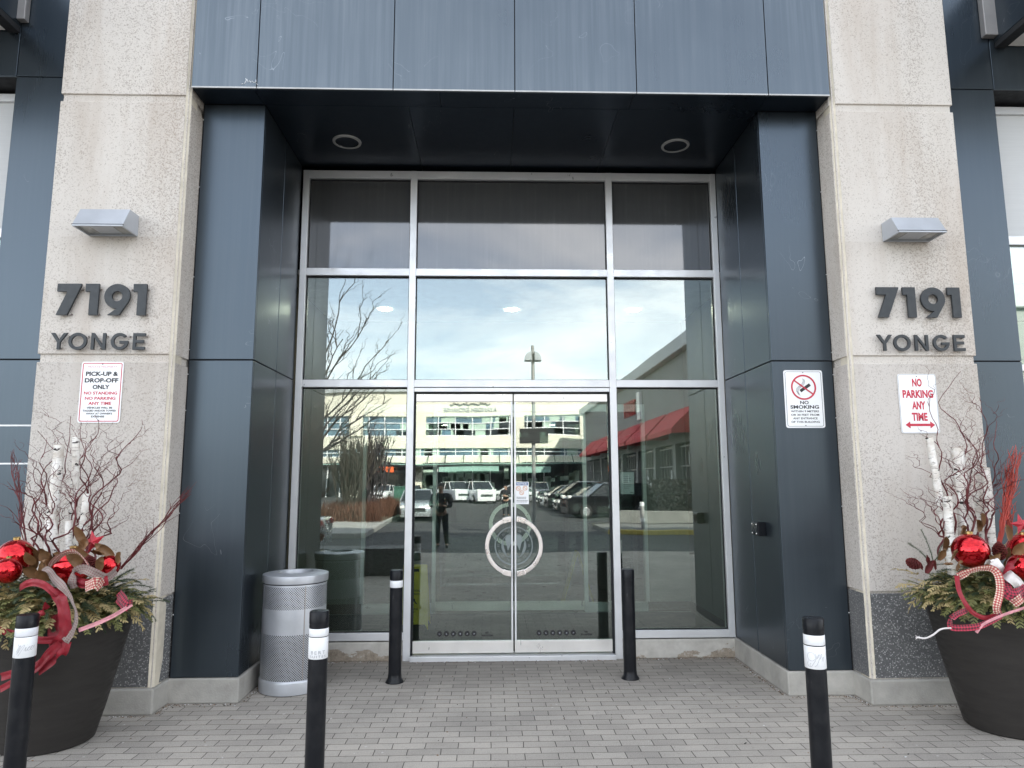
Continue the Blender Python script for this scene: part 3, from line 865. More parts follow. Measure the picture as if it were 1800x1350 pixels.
def door(x0, x1, side):
    y0, y1 = YG + 0.035, YG + 0.075
    g = MB(); ym = (y0 + y1) / 2
    g.box(x0, x1, ym - 0.006, ym + 0.006, 0.15, 2.26)
    d = g.build('glass_door', 'glass', B)
    part(d, 'frameless glass door leaf with half of the steel ring pull, ' + ('left leaf' if side < 0 else 'right leaf with the notice sticker'))
    r = MB(); r.box(x0, x1, y0, y1, 2.255, 2.326); r.build('top_rail', 'steel', d, bevel=0.003)
    r = MB(); r.box(x0, x1, y0, y1, 0.054, 0.154); r.build('bottom_rail', 'steel', d, bevel=0.003)
    r = MB()
    if side < 0: r.box(x1 - 0.017, x1 - 0.001, y0 + 0.004, y1 - 0.004, 0.156, 2.253)
    else: r.box(x0 + 0.001, x0 + 0.017, y0 + 0.004, y1 - 0.004, 0.156, 2.253)
    r.build('meeting_stile', 'alu', d, bevel=0.002)
    # ring pull, half on each leaf
    cx, cz = 0.2035, 0.966
    h = MB(); a0, a1 = (96, 264) if side < 0 else (-84, 84)
    h.arc(cx, cz, 0.219, 0.256, a0, a1, y0 - 0.062, y0 - 0.040, 40)
    hb = h.build('ring_handle', 'steel2', d, smooth=True, bevel=0.005)
    for s0, s1, t in (((90 + 6, 90 + 24, 100), (270 - 24, 270 - 6, 260)) if side < 0 else ((90 - 24, 90 - 6, 80), (-90 + 6, -90 + 24, -80))):
        h = MB(); h.arc(cx, cz, 0.2145, 0.2605, s0, s1, y0 - 0.066, y0 - 0.034, 8)
        h.tube([(cx + 0.2375 * math.cos(R(t)), y0 - 0.04, cz + 0.2375 * math.sin(R(t))), (cx + 0.2375 * math.cos(R(t)), ym, cz + 0.2375 * math.sin(R(t)))], 0.012, 10)
        h.build('handle_clamp', 'steel2', hb, bevel=0.003)
    # etched emblem, half on each leaf
    e = MB(); ye0, ye1 = ym - 0.0085, ym - 0.0065
    b0, b1 = (95, 265) if side < 0 else (-85, 85)
    e.arc(cx, cz, 0.160, 0.172, b0, b1, ye0, ye1, 30)
    e.arc(cx, cz, 0.106, 0.1115, b0, b1, ye0, ye1, 30)
    sgn = side
    X = lambda q: cx + sgn * q
    e.prism([(X(0.018), cz + 0.100), (X(0.062), cz + 0.086), (X(0.078), cz + 0.060), (X(0.052), cz - 0.045), (X(0.018), cz + 0.030)][::(1 if sgn > 0 else -1)], ye0, ye1)
    e.prism([(X(0.097), cz + 0.045), (X(0.108), cz + 0.0), (X(0.100), cz - 0.040), (X(0.062), cz - 0.088), (X(0.085), cz - 0.02)][::(1 if sgn > 0 else -1)], ye0, ye1)
    e.prism([(X(0.018), cz - 0.045), (X(0.040), cz - 0.096), (X(0.018), cz - 0.103)][::(1 if sgn > 0 else -1)], ye0, ye1)
    for k in range(7):                                     # worn, unreadable ring of characters: only their dashes survive
        t = (R(112 + k * 22.5)) if side < 0 else (R(-68 + k * 22.5))
        rx, rz = math.cos(t), math.sin(t)
        for q in (-0.0065, 0.0065):
            e.obox((cx + rx * 0.136 - rz * q, (ye0 + ye1) / 2, cz + rz * 0.136 + rx * q), (rx, 0, rz), (0, 1, 0), (-rz, 0, rx), 0.011 - abs(k % 3 - 1) * 0.002, 0.0008, 0.0022)
    e.build('etched_emblem', 'etch', d)
    # stickers near the foot
    s = MB(); ys = ym - 0.0075
    sx = (-0.469 if side < 0 else 0.403) + 0.02
    for k in range(6):
        p = MB(); p.disc(sx + k * 0.0605, 0.214, 0.0225, ys - 0.001, ys, 20); st = p.build('sticker', 'ink', d)
        p = MB(); tri_icon(p, sx + k * 0.0605, 0.214, ICONS[k], ys - 0.0016); p.build('pictogram', 'inkpale', st)
    s.text('NO', 0.03, sx + 0.415, ys, 0.2125, height=0.014, width=0.028, depth=0.0006, offset=0.0012)
    s.text('SOLICITING', 0.03, sx + 0.418, ys, 0.190, height=0.014, width=0.098, depth=0.0006, offset=0.0012)
    s.build('sticker_lettering', 'ink', d)
    if side > 0:
        s = MB(); s.box(0.226, 0.340, ys - 0.0012, ys, 1.330, 1.528)
        n = s.build('notice_sticker', 'sign_white', d)
        s = MB(); s.box(0.228, 0.332, ys - 0.0022, ys - 0.0012, 1.497, 1.524); s.build('header', 'blue', n)
        s = MB(); s.text('NOTICE', 0.03, 0.278, ys - 0.0022, 1.502, height=0.017, width=0.088, depth=0.0006, offset=0.001); s.build('heading', 'sign_white', n)
        s = MB()
        for qx, qz in ((0.247, 1.470), (0.307, 1.472), (0.276, 1.432)):
            s.arc(qx, qz, 0.0155, 0.021, 0, 360, ys - 0.0022, ys - 0.0012, 18)
            s.obox((qx, ys - 0.0018, qz), (1, 0, -0.8), (0, 1, 0), (0.8, 0, 1), 0.016, 0.0005, 0.0025)
        s.build('prohibition_ring', 'orange', n)
        s = MB()
        for k, w in enumerate((0.085, 0.088, 0.098, 0.096)):
            x = 0.231; z = 1.388 - k * 0.0125 - (0.004 if k > 1 else 0)
            while x < 0.231 + w - 0.006:
                l = rnd.uniform(0.007, 0.019); s.box(x, min(x + l, 0.231 + w), ys - 0.0018, ys - 0.0012, z, z + 0.0062); x += l + 0.004
        s.build('small_print', 'inkgrey', n)
    return d
door(-0.682, 0.197, -1)
door(0.209, 1.068, 1)

# walls, windows and canopies either side of the columns
def side_wall(side):
    S = side
    c = MB(); x0, x1 = sorted((S * 20.0, (-3.229 if S < 0 else 3.597)))
    xe = -3.73 if S < 0 else 4.117
    w0, w1 = sorted((xe, xe + S * 2.6))
    a, b = sorted((xe, -3.15 if S < 0 else 3.52))
    c.box(a, b, YJ + 0.016, YJ + 0.5, 0, 8.6)
    c.box(w0, w1, YJ + 0.016, YJ + 0.5, 4.71, 8.6); c.box(w0, w1, YJ + 0.016, YJ + 0.5, 0, 0.5)
    l, r = sorted((xe + S * 2.6, S * 20.0))
    c.box(l, r, YJ + 0.016, YJ + 0.5, 0, 8.6)
    w = c.build('side_wall', 'joint', B)
    part(w, 'slate clad wall with window ' + ('left of the left column' if S < 0 else 'right of the right column'))
    f = MB()
    zs = [0.16, 1.676, 1.954, 2.445, 4.702] if S < 0 else [0.16, 2.445, 4.706]
    for z0, z1 in zip(zs, zs[1:]):
        f.box(a, b, YJ, YJ + 0.02, z0 + 0.004, z1 - 0.004)
    f.box(a, b, YJ, YJ + 0.02, zs[-1] + 0.004, 8.6)
    f.box(w0 + (0.006 if S > 0 else 0), w1 - (0.006 if S < 0 else 0), YJ, YJ + 0.02, zs[-1] + 0.004, 8.6)
    f.box(w0, w1, YJ, YJ + 0.02, 0.16, 0.5)
    f.box(l, r, YJ, YJ + 0.02, 0.16, 8.6)
    f.build('wall_cladding', 'clad', w, bevel=0.003)
    if S < 0:
        for z in (1.954, 1.676):
            f = MB(); f.box(a, b - 0.10, YJ - 0.006, YJ + 0.004, z - 0.006, z + 0.006); f.build('white_joint_strip', 'white', w)
    f = MB(); f.box(min(a, l), max(b, r), YJ - 0.01, YJ + 0.4, 0, 0.156); f.build('plinth', 'plinth', w, bevel=0.01)
    f = MB(); yy = 5.40                                     # window, set back in its reveal
    zt = 4.676
    for z0, z1 in ((4.613, zt), (3.458, 3.532), (2.402, 2.455), (0.5, 0.56)):
        f.box(w0, w1, yy, yy + 0.08, z0, z1)
    f.box(w0, w0 + 0.05, yy + 0.001, yy + 0.08, 0.56, 4.613); f.box(w1 - 0.05, w1, yy + 0.001, yy + 0.08, 0.56, 4.613)
    if S > 0:
        f.mi = 0
    wf = f.build('window', 'alu', w, bevel=0.003)
    p = MB(); p.box(w0 + 0.05, w1 - 0.05, yy + 0.03, yy + 0.04, 0.55, 3.46); p.build('pane', 'glass', wf)
    p = MB(); p.box(w0 + 0.05, w1 - 0.05, yy + 0.03, yy + 0.042, 3.53, 4.614); p.build('spandrel_pane', 'blind', wf)
    p = MB()
    for k in range(9):
        p.box(w0 + 0.05, w1 - 0.05, yy + 0.10, yy + 0.104, 0.6 + k * 0.32, 0.6 + k * 0.32 + 0.312)
    p.build('blind', 'greenblind', wf)
    bx = sorted((-3.674, -3.814)) if S < 0 else (4.055, 4.198)
    q = MB(); q.box(bx[0], bx[1], YJ - 0.06, YJ - 0.002, 5.155, 7.6); q.build('flashing', 'mastic', w, bevel=0.006)
    cx = sorted((-3.735, -7.5)) if S < 0 else (4.159, 7.5)
    q = MB(); q.box(cx[0], cx[1], 3.7, YJ - 0.004, 5.12, 5.75)
    cn = q.build('canopy', 'clad', B, bevel=0.004)
    part(cn, 'dark steel canopy over the ' + ('left' if S < 0 else 'right') + ' window')
    q = MB()
    q.box(cx[0], cx[1], 3.70, 3.78, 5.068, 5.118)
    ex = (cx[1] - 0.09, cx[1]) if S < 0 else (cx[0], cx[0] + 0.09)
    q.box(ex[0], ex[1], 3.78, YJ - 0.006, 5.068, 5.118)
    q.build('edge_beam', 'joint', cn, bevel=0.004)
    q = MB(); q.box(cx[0] + 0.1, cx[1] - 0.1, 3.79, YJ - 0.01, 5.09, 5.117); q.build('canopy_lining', 'ceil', cn)
side_wall(-1); side_wall(1)

# bulk of the building above and behind
m = MB()
m.box(-20, 20, YJ + 0.05, 26, 8.62, 13.5)
m.box(-20, -19.7, YJ + 0.5, 26, 0, 8.62); m.box(19.7, 20, YJ + 0.5, 26, 0, 8.62); m.box(-19.7, 19.7, 25.7, 26, 0, 8.62)
part(m.build('upper_storeys', 'clad', B), 'upper storeys of the office building')

# entrance lobby, seen through the glass
def S_(name, mat, *boxes):
    q = MB()
    for b in boxes: q.box(*b)
    return tag(q.build(name, mat), kind='structure')
YV = 8.35
S_('lobby_floor', 'mat', (-1.95, 2.35, YG + 0.15, YV - 0.06, -0.03, 0.018))
S_('lobby_floor', 'lobbydark', (-4.0, 4.4, YV - 0.06, 25.6, -0.03, 0.02))
S_('lobby_ceiling', 'ceil', (-1.95, 2.35, YG + 0.13, YV + 0.1, 3.47, 3.52), (-4.0, 4.4, YV + 0.1, 25.6, 2.95, 3.02))
S_('lobby_wall', 'lobbywall', (-2.02, -1.95, YG + 0.13, YV, 0, 3.47), (2.35, 2.42, YG + 0.13, YV, 0, 3.47),
   (-1.95, -1.52, YV, YV + 0.12, 0, 3.47), (1.86, 2.35, YV, YV + 0.12, 0, 3.47), (-1.52, 1.86, YV, YV + 0.12, 2.45, 3.47))
S_('lobby_wall', 'lobbydark', (-4.1, -4.0, YV + 0.12, 25.6, 0, 3.0), (4.4, 4.5, YV + 0.12, 25.6, 0, 3.0), (-4.0, 4.4, 25.5, 25.6, 0, 3.0),
   (-4.0, -2.02, YV, YV + 0.12, 0, 3.0), (2.42, 4.4, YV, YV + 0.12, 0, 3.0))
S_('lobby_skirting', 'brownbase', (-1.949, -1.50, YV - 0.02, YV - 0.001, 0.02, 0.13), (1.84, 2.349, YV - 0.02, YV - 0.001, 0.02, 0.13),
   (-1.949, -1.93, YG + 0.2, YV - 0.021, 0.02, 0.13), (2.33, 2.349, YG + 0.2, YV - 0.021, 0.02, 0.13))
S_('window_wall_back', 'joint', (-1.95, 2.35, YG + 0.14, YG + 0.16, 3.52, 4.6))
q = MB()
for x in (-1.50, -0.67, 1.12, 1.84):
    q.box(x - 0.022, x + 0.022, YV, YV + 0.09, 0.02, 2.45)
for z0, z1 in ((2.36, 2.45), ):
    q.box(-1.478, 1.818, YV + 0.002, YV + 0.09, z0, z1)
q.box(-1.478, -0.692, YV + 0.002, YV + 0.08, 0.02, 0.12); q.box(1.142, 1.818, YV + 0.002, YV + 0.08, 0.02, 0.12)
inner = q.build('inner_door_screen', 'alu', B, bevel=0.003)
part(inner, 'inner aluminium and glass door screen behind the entrance lobby')
q = MB(); q.box(-1.478, -0.692, YV + 0.03, YV + 0.04, 0.12, 2.36); q.box(1.142, 1.818, YV + 0.03, YV + 0.04, 0.12, 2.36)
q.build('side_pane', 'inner_glass', inner)
for x0, x1 in ((-0.646, 0.222), (0.230, 1.096)):
    q = MB(); q.box(x0, x1, YV + 0.03, YV + 0.04, 0.14, 2.30); q.build('inner_door_pane', 'inner_glass', inner)
    q = MB(); q.box(x0, x1, YV + 0.01, YV + 0.06, 0.04, 0.138); q.box(x0, x1, YV + 0.01, YV + 0.06, 2.30, 2.355); q.build('door_rail', 'steel', inner)
q = MB(); q.arc(0.226, 1.03, 0.205, 0.25, 95, 265, YV - 0.05, YV - 0.03, 30); q.arc(0.226, 1.03, 0.205, 0.25, -85, 85, YV - 0.05, YV - 0.03, 30)
q.build('ring_handle', 'steel2', inner, smooth=True)
# lit downlights of the lobby
def lobby_light(x, y, z, first=[None]):
    if first[0] is None:
        t = thing('ceiling_light', (x, y, z), 'lit round downlight in the lobby ceiling seen through the upper glass', 'ceiling light', 'lit lobby downlights')
        q = MB(); q.lathe([(0.07, -0.001), (0.085, -0.006), (0.088, 0.0)], (x, y, z), 24, False, False); q.build('trim_ring', 'white', t)
        q = MB(); q.lathe([(0.070, -0.003), (0.070, 0.002)], (x, y, z), 24); q.build('lamp_disc', 'lit', t)
        first[0] = t
        return t
    return copy_tree(first[0], Vector((x, y, z)) - Vector(first[0].location))
for x in (-1.20, 0.235, 1.63):
    lobby_light(x, 7.72, 3.466)
for x, y in ((-1.2, 10.5), (1.6, 10.5), (-1.2, 14), (1.6, 14), (-1.2, 18), (1.6, 18)):
    tag(lobby_light(x, y, 2.948), 'lit round downlight in the corridor ceiling beyond the inner door screen', group='lit corridor downlights')

# ------------------------------------------------------------------ fixtures on the building
# recessed downlights in the soffit
def soffit_light(x, y, label):
    t = thing('recessed_light', (x, y, ZS), label, 'ceiling light', 'recessed soffit lights')
    q = MB(); q.lathe([(0.098, 0.001), (0.102, -0.010), (0.122, -0.008), (0.124, 0.002)], (x, y, ZS), 40, False, False)
    q.build('trim_ring', 'edge', t, smooth=True)
    q = MB(); q.lathe([(0.10, -0.004), (0.088, 0.03), (0.055, 0.05), (0.0005, 0.055)], (x, y, ZS - 0.002), 40, False, True)
    q.build('reflector', 'carglass', t, smooth=True)
soffit_light(-1.264, 5.783, 'unlit recessed round light in the soffit above the left sidelight')
soffit_light(1.636, 5.787, 'unlit recessed round light in the soffit above the right sidelight')

# wedge wall lamps
def wall_lamp(x0, x1, z0, z1, label):
    t = thing('wall_lamp', ((x0 + x1) / 2, YC, z0), label, 'wall lamp', 'wedge wall lamps')
    yb, yt = 4.752, 4.835
    q = MB()
    def wedge(a, b, zb, zt, yb, yt, ybk):
        l = [q.V((a, ybk, zb)), q.V((a, yb, zb)), q.V((a, yb - 0.0, zb + 0.012)), q.V((a, yt, zt)), q.V((a, ybk, zt))]
        r = [q.V((b, ybk, zb)), q.V((b, yb, zb)), q.V((b, yb - 0.0, zb + 0.012)), q.V((b, yt, zt)), q.V((b, ybk, zt))]
        q.face(l); q.face(r[::-1])
        for i in range(1, 4):
            q.face([l[i], l[i + 1], r[i + 1], r[i]])
        q.face([l[4], l[0], r[0], r[4]])
        return l, r
    l, r = wedge(x0, x1, z0, z1, yb, yt, YC - 0.002)
    # open foot with a rim
    e = 0.014
    lo = [q.V((x0 + e, YC - 0.016, z0)), q.V((x0 + e, yb + e, z0)), q.V((x1 - e, yb + e, z0)), q.V((x1 - e, YC - 0.016, z0))]
    oo = [l[0], l[1], r[1], r[0]]
    for i in range(4):
        j = (i + 1) % 4
        q.face([oo[i], oo[j], lo[j], lo[i]])
    hi = [q.V(v.co + Vector((0, 0, 0.022))) for v in lo]
    for i in range(4):
        j = (i + 1) % 4
        q.face([lo[i], lo[j], hi[j], hi[i]])
    q.build('housing', 'lampgrey', t, bevel=0.004)
    q = MB(); q.box(x0 + e, x1 - e, yb + e, YC - 0.016, z0 + 0.016, z0 + 0.02); g = q.build('diffuser', 'lampglass', t)
    q = MB(); q.box(x0 + 0.10, x1 - 0.10, yb + 0.05, YC - 0.03, z0 + 0.0135, z0 + 0.0155); q.build('reflector', 'lampgrey', g)
    q = MB(); q.box(x0 - 0.002, x1 + 0.002, yb - 0.002, yb + 0.012, z0 + 0.012, z0 + 0.016); q.build('lid_seam', 'joint', t)
wall_lamp(-2.935, -2.583, 3.318, 3.475, 'grey metal wedge wall lamp on the left stone column')
wall_lamp(2.955, 3.312, 3.318, 3.462, 'grey metal wedge wall lamp on the right stone column')

# stand-off house number and street name
def glyph(mb, ch, x, z, w, h, st, y0, y1):
    """geometric capitals and figures drawn as solid outlines"""
    X = lambda u: x + u * w
    Zc = lambda v: z + v * h
    if ch == '7':
        k = st * 1.0
        mb.prism([(X(0), z + h), (X(0), z + h - k * 0.92), (X(1) - k * 1.52, z + h - k * 0.92), (X(0.02), z), (X(0.02) + k * 1.22, z), (X(1), z + h - k * 0.2), (X(1), z + h)], y0, y1)
    elif ch == '1':
        mb.prism([(X(0), z + h), (X(0) + 0.001, z + h - st * 0.92), (X(1) - st, z + h - st * 0.92), (X(1) - st, z), (X(1), z), (X(1), z + h)], y0, y1)
    elif ch == '9':
        r = w / 2; cz = z + h - r
        mb.arc(x + r, cz, r - st * 0.86, r, 0, 360, y0, y1, 36)
        # tail leaving the bowl on the right and running down to the left
        mb.prism([(x + w - 0.0015, cz - r * 0.10), (x + w * 0.885, cz - r * 0.62), (x + w * 0.50 + st * 0.42, z), (x + w * 0.50 - st * 0.85, z), (x + w * 0.42, cz - r * 0.86), (x + w * 0.62, cz - r * 0.75)][::-1] if False else
                 [(x + w * 0.995, cz - r * 0.12), (x + w * 0.93, cz - r * 0.50), (x + w * 0.40 + st * 0.62, z), (x + w * 0.16, z), (x + w * 0.60, cz - r * 0.86)], y0 - 0.0004, y1 + 0.0004)
    elif ch == 'Y':
        m = 0.44
        mb.prism([(X(0), z + h), (X(0) + st * 1.28, z + h), (X(0.5), Zc(m) + st * 0.75), (X(1) - st * 1.28, z + h), (X(1), z + h), (X(0.5) + st / 2, Zc(m)), (X(0.5) + st / 2, z), (X(0.5) - st / 2, z), (X(0.5) - st / 2, Zc(m))], y0, y1)
    elif ch == 'O':
        n = 40
        a = []; b = []
        for i in range(n):
            t = 6.28319 * i / n
            a.append((x + w / 2 + w / 2 * math.cos(t), z + h / 2 + h / 2 * 1.03 * math.sin(t)))
            b.append((x + w / 2 + (w / 2 - st) * math.cos(t), z + h / 2 + (h / 2 * 1.03 - st) * math.sin(t)))
        va0 = [mb.V((p[0], y0, p[1])) for p in a]; vb0 = [mb.V((p[0], y0, p[1])) for p in b]
        va1 = [mb.V((p[0], y1, p[1])) for p in a]; vb1 = [mb.V((p[0], y1, p[1])) for p in b]
        for i in range(n):
            j = (i + 1) % n
            mb.face([va0[i], va0[j], vb0[j], vb0[i]]); mb.face([va1[j], va1[i], vb1[i], vb1[j]])
            mb.face([va0[j], va0[i], va1[i], va1[j]]); mb.face([vb0[i], vb0[j], vb1[j], vb1[i]])
    elif ch == 'N':
        mb.prism([(X(0), z), (X(0), z + h), (X(0) + st * 0.9, z + h), (X(1) - st, z + st * 1.55), (X(1) - st, z + h), (X(1), z + h), (X(1), z), (X(1) - st * 0.9, z), (X(0) + st, z + h - st * 1.55), (X(0) + st, z)], y0, y1)
    elif ch == 'G':
        r = h / 2 * 1.02
        mb.arc(x + r, z + h / 2, r - st, r, 42, 345, y0, y1, 36)
        mb.box(x + r * 1.0, x + r * 1.99, y0 - 0.0003, y1 + 0.0003, z + h / 2 - st * 0.75, z + h / 2 + st * 0.2)
    elif ch == 'E':
        mb.prism([(X(0), z), (X(0), z + h), (X(1), z + h), (X(1), z + h - st), (X(0) + st, z + h - st), (X(0) + st, z + h / 2 + st / 2), (X(0.9), z + h / 2 + st / 2), (X(0.9), z + h / 2 - st / 2),
                  (X(0) + st, z + h / 2 - st / 2), (X(0) + st, z + st), (X(1), z + st), (X(1), z)], y0, y1)
def address(xn, xy, zn, zy, cx, label):
    t = thing('address_sign', (cx, YC, zy), label, 'address sign', 'address lettering on the columns')
    ya, yb = YC - 0.040, YC - 0.022
    pins = []
    x = xn
    for ch, w, gap in (('7', 0.168, 0.030), ('1', 0.096, 0.040), ('9', 0.182, 0.020), ('1', 0.096, 0.0)):
        q = MB(); glyph(q, ch, x, zn, w, 0.230, 0.063, ya, yb)
        q.build('digit', 'letter', t, bevel=0.0012)
        pins += [(x + w * 0.985, zn + 0.195), (x + w * {'7': 0.57, '9': 0.52}.get(ch, 0.985), zn + 0.012)]
        x += w + gap
    x = xy
    for ch, w, gap in (('Y', 0.118, 0.008), ('O', 0.128, 0.030), ('N', 0.102, 0.036), ('G', 0.122, 0.032), ('E', 0.086, 0.0)):
        q = MB(); glyph(q, ch, x, zy, w, 0.120, 0.0215, ya + 0.002, yb)
        q.build('letter', 'letter', t, bevel=0.001)
        pins += [(x + w * 0.97, zy + 0.10), (x + w * 0.55, zy + 0.012)]
        x += w + gap
    q = MB()
    for px, pz in pins:
        q.tube([(px, YC + 0.002, pz), (px, yb - 0.003, pz)], 0.0055, 8)
    q.build('stand_off_pin', 'pin', t)
address(-3.105, -3.124, 2.722, 2.472, -2.79, 'charcoal raised 7191 YONGE lettering on the left stone column')
address(2.856, 2.834, 2.727, 2.477, 3.16, 'charcoal raised 7191 YONGE lettering on the right stone column')

# signs
def rrect(mb, x0, x1, z0, z1, r, y0, y1, n=5):
    pts = []
    for cx, cz, a in ((x1 - r, z1 - r, 0), (x0 + r, z1 - r, 90), (x0 + r, z0 + r, 180), (x1 - r, z0 + r, 270)):
        for i in range(n + 1):
            t = R(a + 90 * i / n); pts.append((cx + r * math.cos(t), cz + r * math.sin(t)))
    mb.prism(pts, y0, y1)
def rframe(mb, x0, x1, z0, z1, r, w, y0, y1):
    for a, b, c, d in ((x0 + r, x1 - r, z0, z0 + w), (x0 + r, x1 - r, z1 - w, z1), (x0, x0 + w, z0 + r, z1 - r), (x1 - w, x1, z0 + r, z1 - r)):
        mb.box(a, b, y0, y1, c, d)
    for cx, cz, a in ((x1 - r, z1 - r, 0), (x0 + r, z1 - r, 90), (x0 + r, z0 + r, 180), (x1 - r, z0 + r, 270)):
        mb.arc(cx, cz, r - w, r, a, a + 90, y0, y1, 6)
def sign(name, x0, x1, z0, z1, y, label):
    t = thing(name, ((x0 + x1) / 2, y, z0), label, 'sign', 'rectangular wall signs')
    q = MB(); rrect(q, x0, x1, z0, z1, 0.018, y - 0.006, y - 0.003); q.build('plate', 'sign_white', t)
    q = MB()
    for z in (z0 + 0.018, z1 - 0.018): q.tube([((x0 + x1) / 2, y + 0.001, z), ((x0 + x1) / 2, y - 0.0085, z)], 0.0042, 8)
    q.build('rivet', 'inkgrey', t)
    return t
x0, x1, z0, z1, y = -2.908, -2.614, 1.954, 2.390, YC
t = sign('pick_up_sign', x0, x1, z0, z1, y, 'white pick-up and drop-off only sign with red border on the left column')
cx = (x0 + x1) / 2; ys = y - 0.006
q = MB(); rframe(q, x0 + 0.009, x1 - 0.009, z0 + 0.009, z1 - 0.009, 0.014, 0.0055, ys - 0.001, ys); q.build('border', 'red', t)
q = MB()
q.text('PICK-UP &', 0.05, cx, ys, z1 - 0.103, width=0.226, height=0.032, offset=0.0020, depth=0.0006)
q.text('DROP-OFF', 0.05, cx, ys, z1 - 0.150, width=0.234, height=0.032, offset=0.0020, depth=0.0006)
q.text('ONLY', 0.05, cx, ys, z1 - 0.197, width=0.118, height=0.031, offset=0.0020, depth=0.0006)
for k, (s, w) in enumerate((('VEHICLES WILL BE', 0.178), ('TAGGED AND/OR TOWED', 0.232), ("AWAY AT OWNER'S", 0.182), ('EXPENSE', 0.092))):
    q.text(s, 0.03, cx - (0.008 if k == 3 else 0), ys, z1 - 0.336 - k * 0.0207, width=w, height=0.0135, depth=0.0005, offset=0.0010)
q.build('black_lettering', 'ink', t)
q = MB()
q.text('NO STANDING', 0.05, cx, ys, z1 - 0.236, width=0.232, height=0.022, offset=0.0016, depth=0.0006)
q.text('NO PARKING', 0.05, cx, ys, z1 - 0.273, width=0.213, height=0.022, offset=0.0016, depth=0.0006)
q.text('ANY TIME', 0.05, cx, ys, z1 - 0.309, width=0.160, height=0.022, offset=0.0016, depth=0.0006)
q.build('red_lettering', 'red', t)
q = MB(); q.text('PRIVATE PROPERTY', 0.03, cx, ys, z1 - 0.044, width=0.205, height=0.014, depth=0.0005); q.box(cx - 0.105, cx + 0.105, ys - 0.0006, ys, z1 - 0.0535, z1 - 0.0515)
q.build('faded_lettering', 'faded', t)

x0, x1, z0, z1 = 2.982, 3.270, 1.872, 2.309
t = sign('no_parking_sign', x0, x1, z0, z1, y, 'white no parking any time sign with red double arrow on the right column')
cx = (x0 + x1) / 2
q = MB(); rframe(q, x0 + 0.0035, x1 - 0.0035, z0 + 0.0035, z1 - 0.0035, 0.016, 0.0018, ys - 0.001, ys); q.build('border', 'inkgrey', t)
q = MB()
for k, (s, w) in enumerate((('NO', 0.072), ('PARKING', 0.228), ('ANY', 0.100), ('TIME', 0.116))):
    q.text(s, 0.06, cx, ys, z1 - 0.094 - k * 0.084, width=w, height=0.060, offset=0.0025, depth=0.0006)
za = z0 + 0.062
q.prism([(x0 + 0.034, za), (x0 + 0.070, za + 0.026), (x0 + 0.070, za + 0.009), (x1 - 0.070, za + 0.009), (x1 - 0.070, za + 0.026), (x1 - 0.034, za), (x1 - 0.070, za - 0.026), (x1 - 0.070, za - 0.009), (x0 + 0.070, za - 0.009), (x0 + 0.070, za - 0.026)], ys - 0.001, ys)
q.build('red_lettering', 'red', t)

x0, x1, z0, z1, y = 2.2345, 2.5355, 1.930, 2.372, YJ
ys = y - 0.006
t = sign('no_smoking_sign', x0, x1, z0, z1, y, 'white no smoking sign with red crossed circle on the slate pilaster')
cx = (x0 + x1) / 2
q = MB(); rframe(q, x0 + 0.011, x1 - 0.011, z0 + 0.011, z1 - 0.011, 0.014, 0.0026, ys - 0.001, ys); q.build('border', 'ink', t)
q = MB(); ccx, ccz, rr = cx, z1 - 0.132, 0.097
d1 = Vector((0.83, 0, 0.55)).normalized(); n1 = Vector((-0.55, 0, 0.83)).normalized()
q.obox((ccx + 0.012, ys - 0.0004, ccz - 0.004), d1, (0, 1, 0), n1, 0.046, 0.0005, 0.0115)
for k in range(3):
    o = (k - 1) * 0.0085
    pts = [Vector((ccx + a + n1.x * 0 + o * 0.75, ys - 0.0004, ccz + b - o * 0.45)) for a, b in ((-0.036, -0.060), (-0.050, -0.030), (-0.046, -0.010), (-0.024, 0.008), (-0.002, 0.026), (0.006, 0.046), (0.002, 0.064))]
    q.tube(pts, 0.0013, 4)
q.build('cigarette_symbol', 'ink', t)
q = MB(); q.arc(ccx, ccz, rr - 0.0125, rr, 0, 360, ys - 0.0016, ys - 0.0004, 44)
q.obox((ccx, ys - 0.0015, ccz), (0.80, 0, -0.60), (0, 1, 0), (0.60, 0, 0.80), rr - 0.006, 0.0005, 0.0055)
q.build('crossed_circle', 'red', t)
q = MB()
q.text('NO', 0.05, cx, ys, z0 + 0.180, width=0.066, height=0.026, offset=0.0014, depth=0.0006)
q.text('SMOKING', 0.05, cx, ys, z0 + 0.1455, width=0.220, height=0.027, offset=0.0016, depth=0.0006)
for k, (s, w) in enumerate((('WITHIN 9 METERS', 0.216), ('OR 30 FEET FROM', 0.216), ('ANY ENTRANCE', 0.188), ('OF THIS BUILDING', 0.218))):
    q.text(s, 0.03, cx, ys, z0 + 0.118 - k * 0.0268, width=w, height=0.0155, offset=0.0006, depth=0.0005)
q.build('black_lettering', 'ink', t)

# card reader on the right pilaster's inner face
t = thing('card_reader', (2.152, 5.55, 1.11), 'small black card reader box on the inner face of the right pilaster', 'card reader')
q = MB(); q.box(2.085, 2.153, 5.47, 5.60, 1.105, 1.213); q.build('case', 'black', t, bevel=0.006)
q = MB(); q.box(2.080, 2.0845, 5.478, 5.592, 1.112, 1.206); fp = q.build('face_plate', 'carglass', t, bevel=0.002)
q = MB()
for a, b in ((5.49, 1.124), (5.58, 1.124), (5.49, 1.194), (5.58, 1.194)): q.sphere((2.080, a, b), 0.006, 8, 6)
q.build('screw', 'steel', fp)
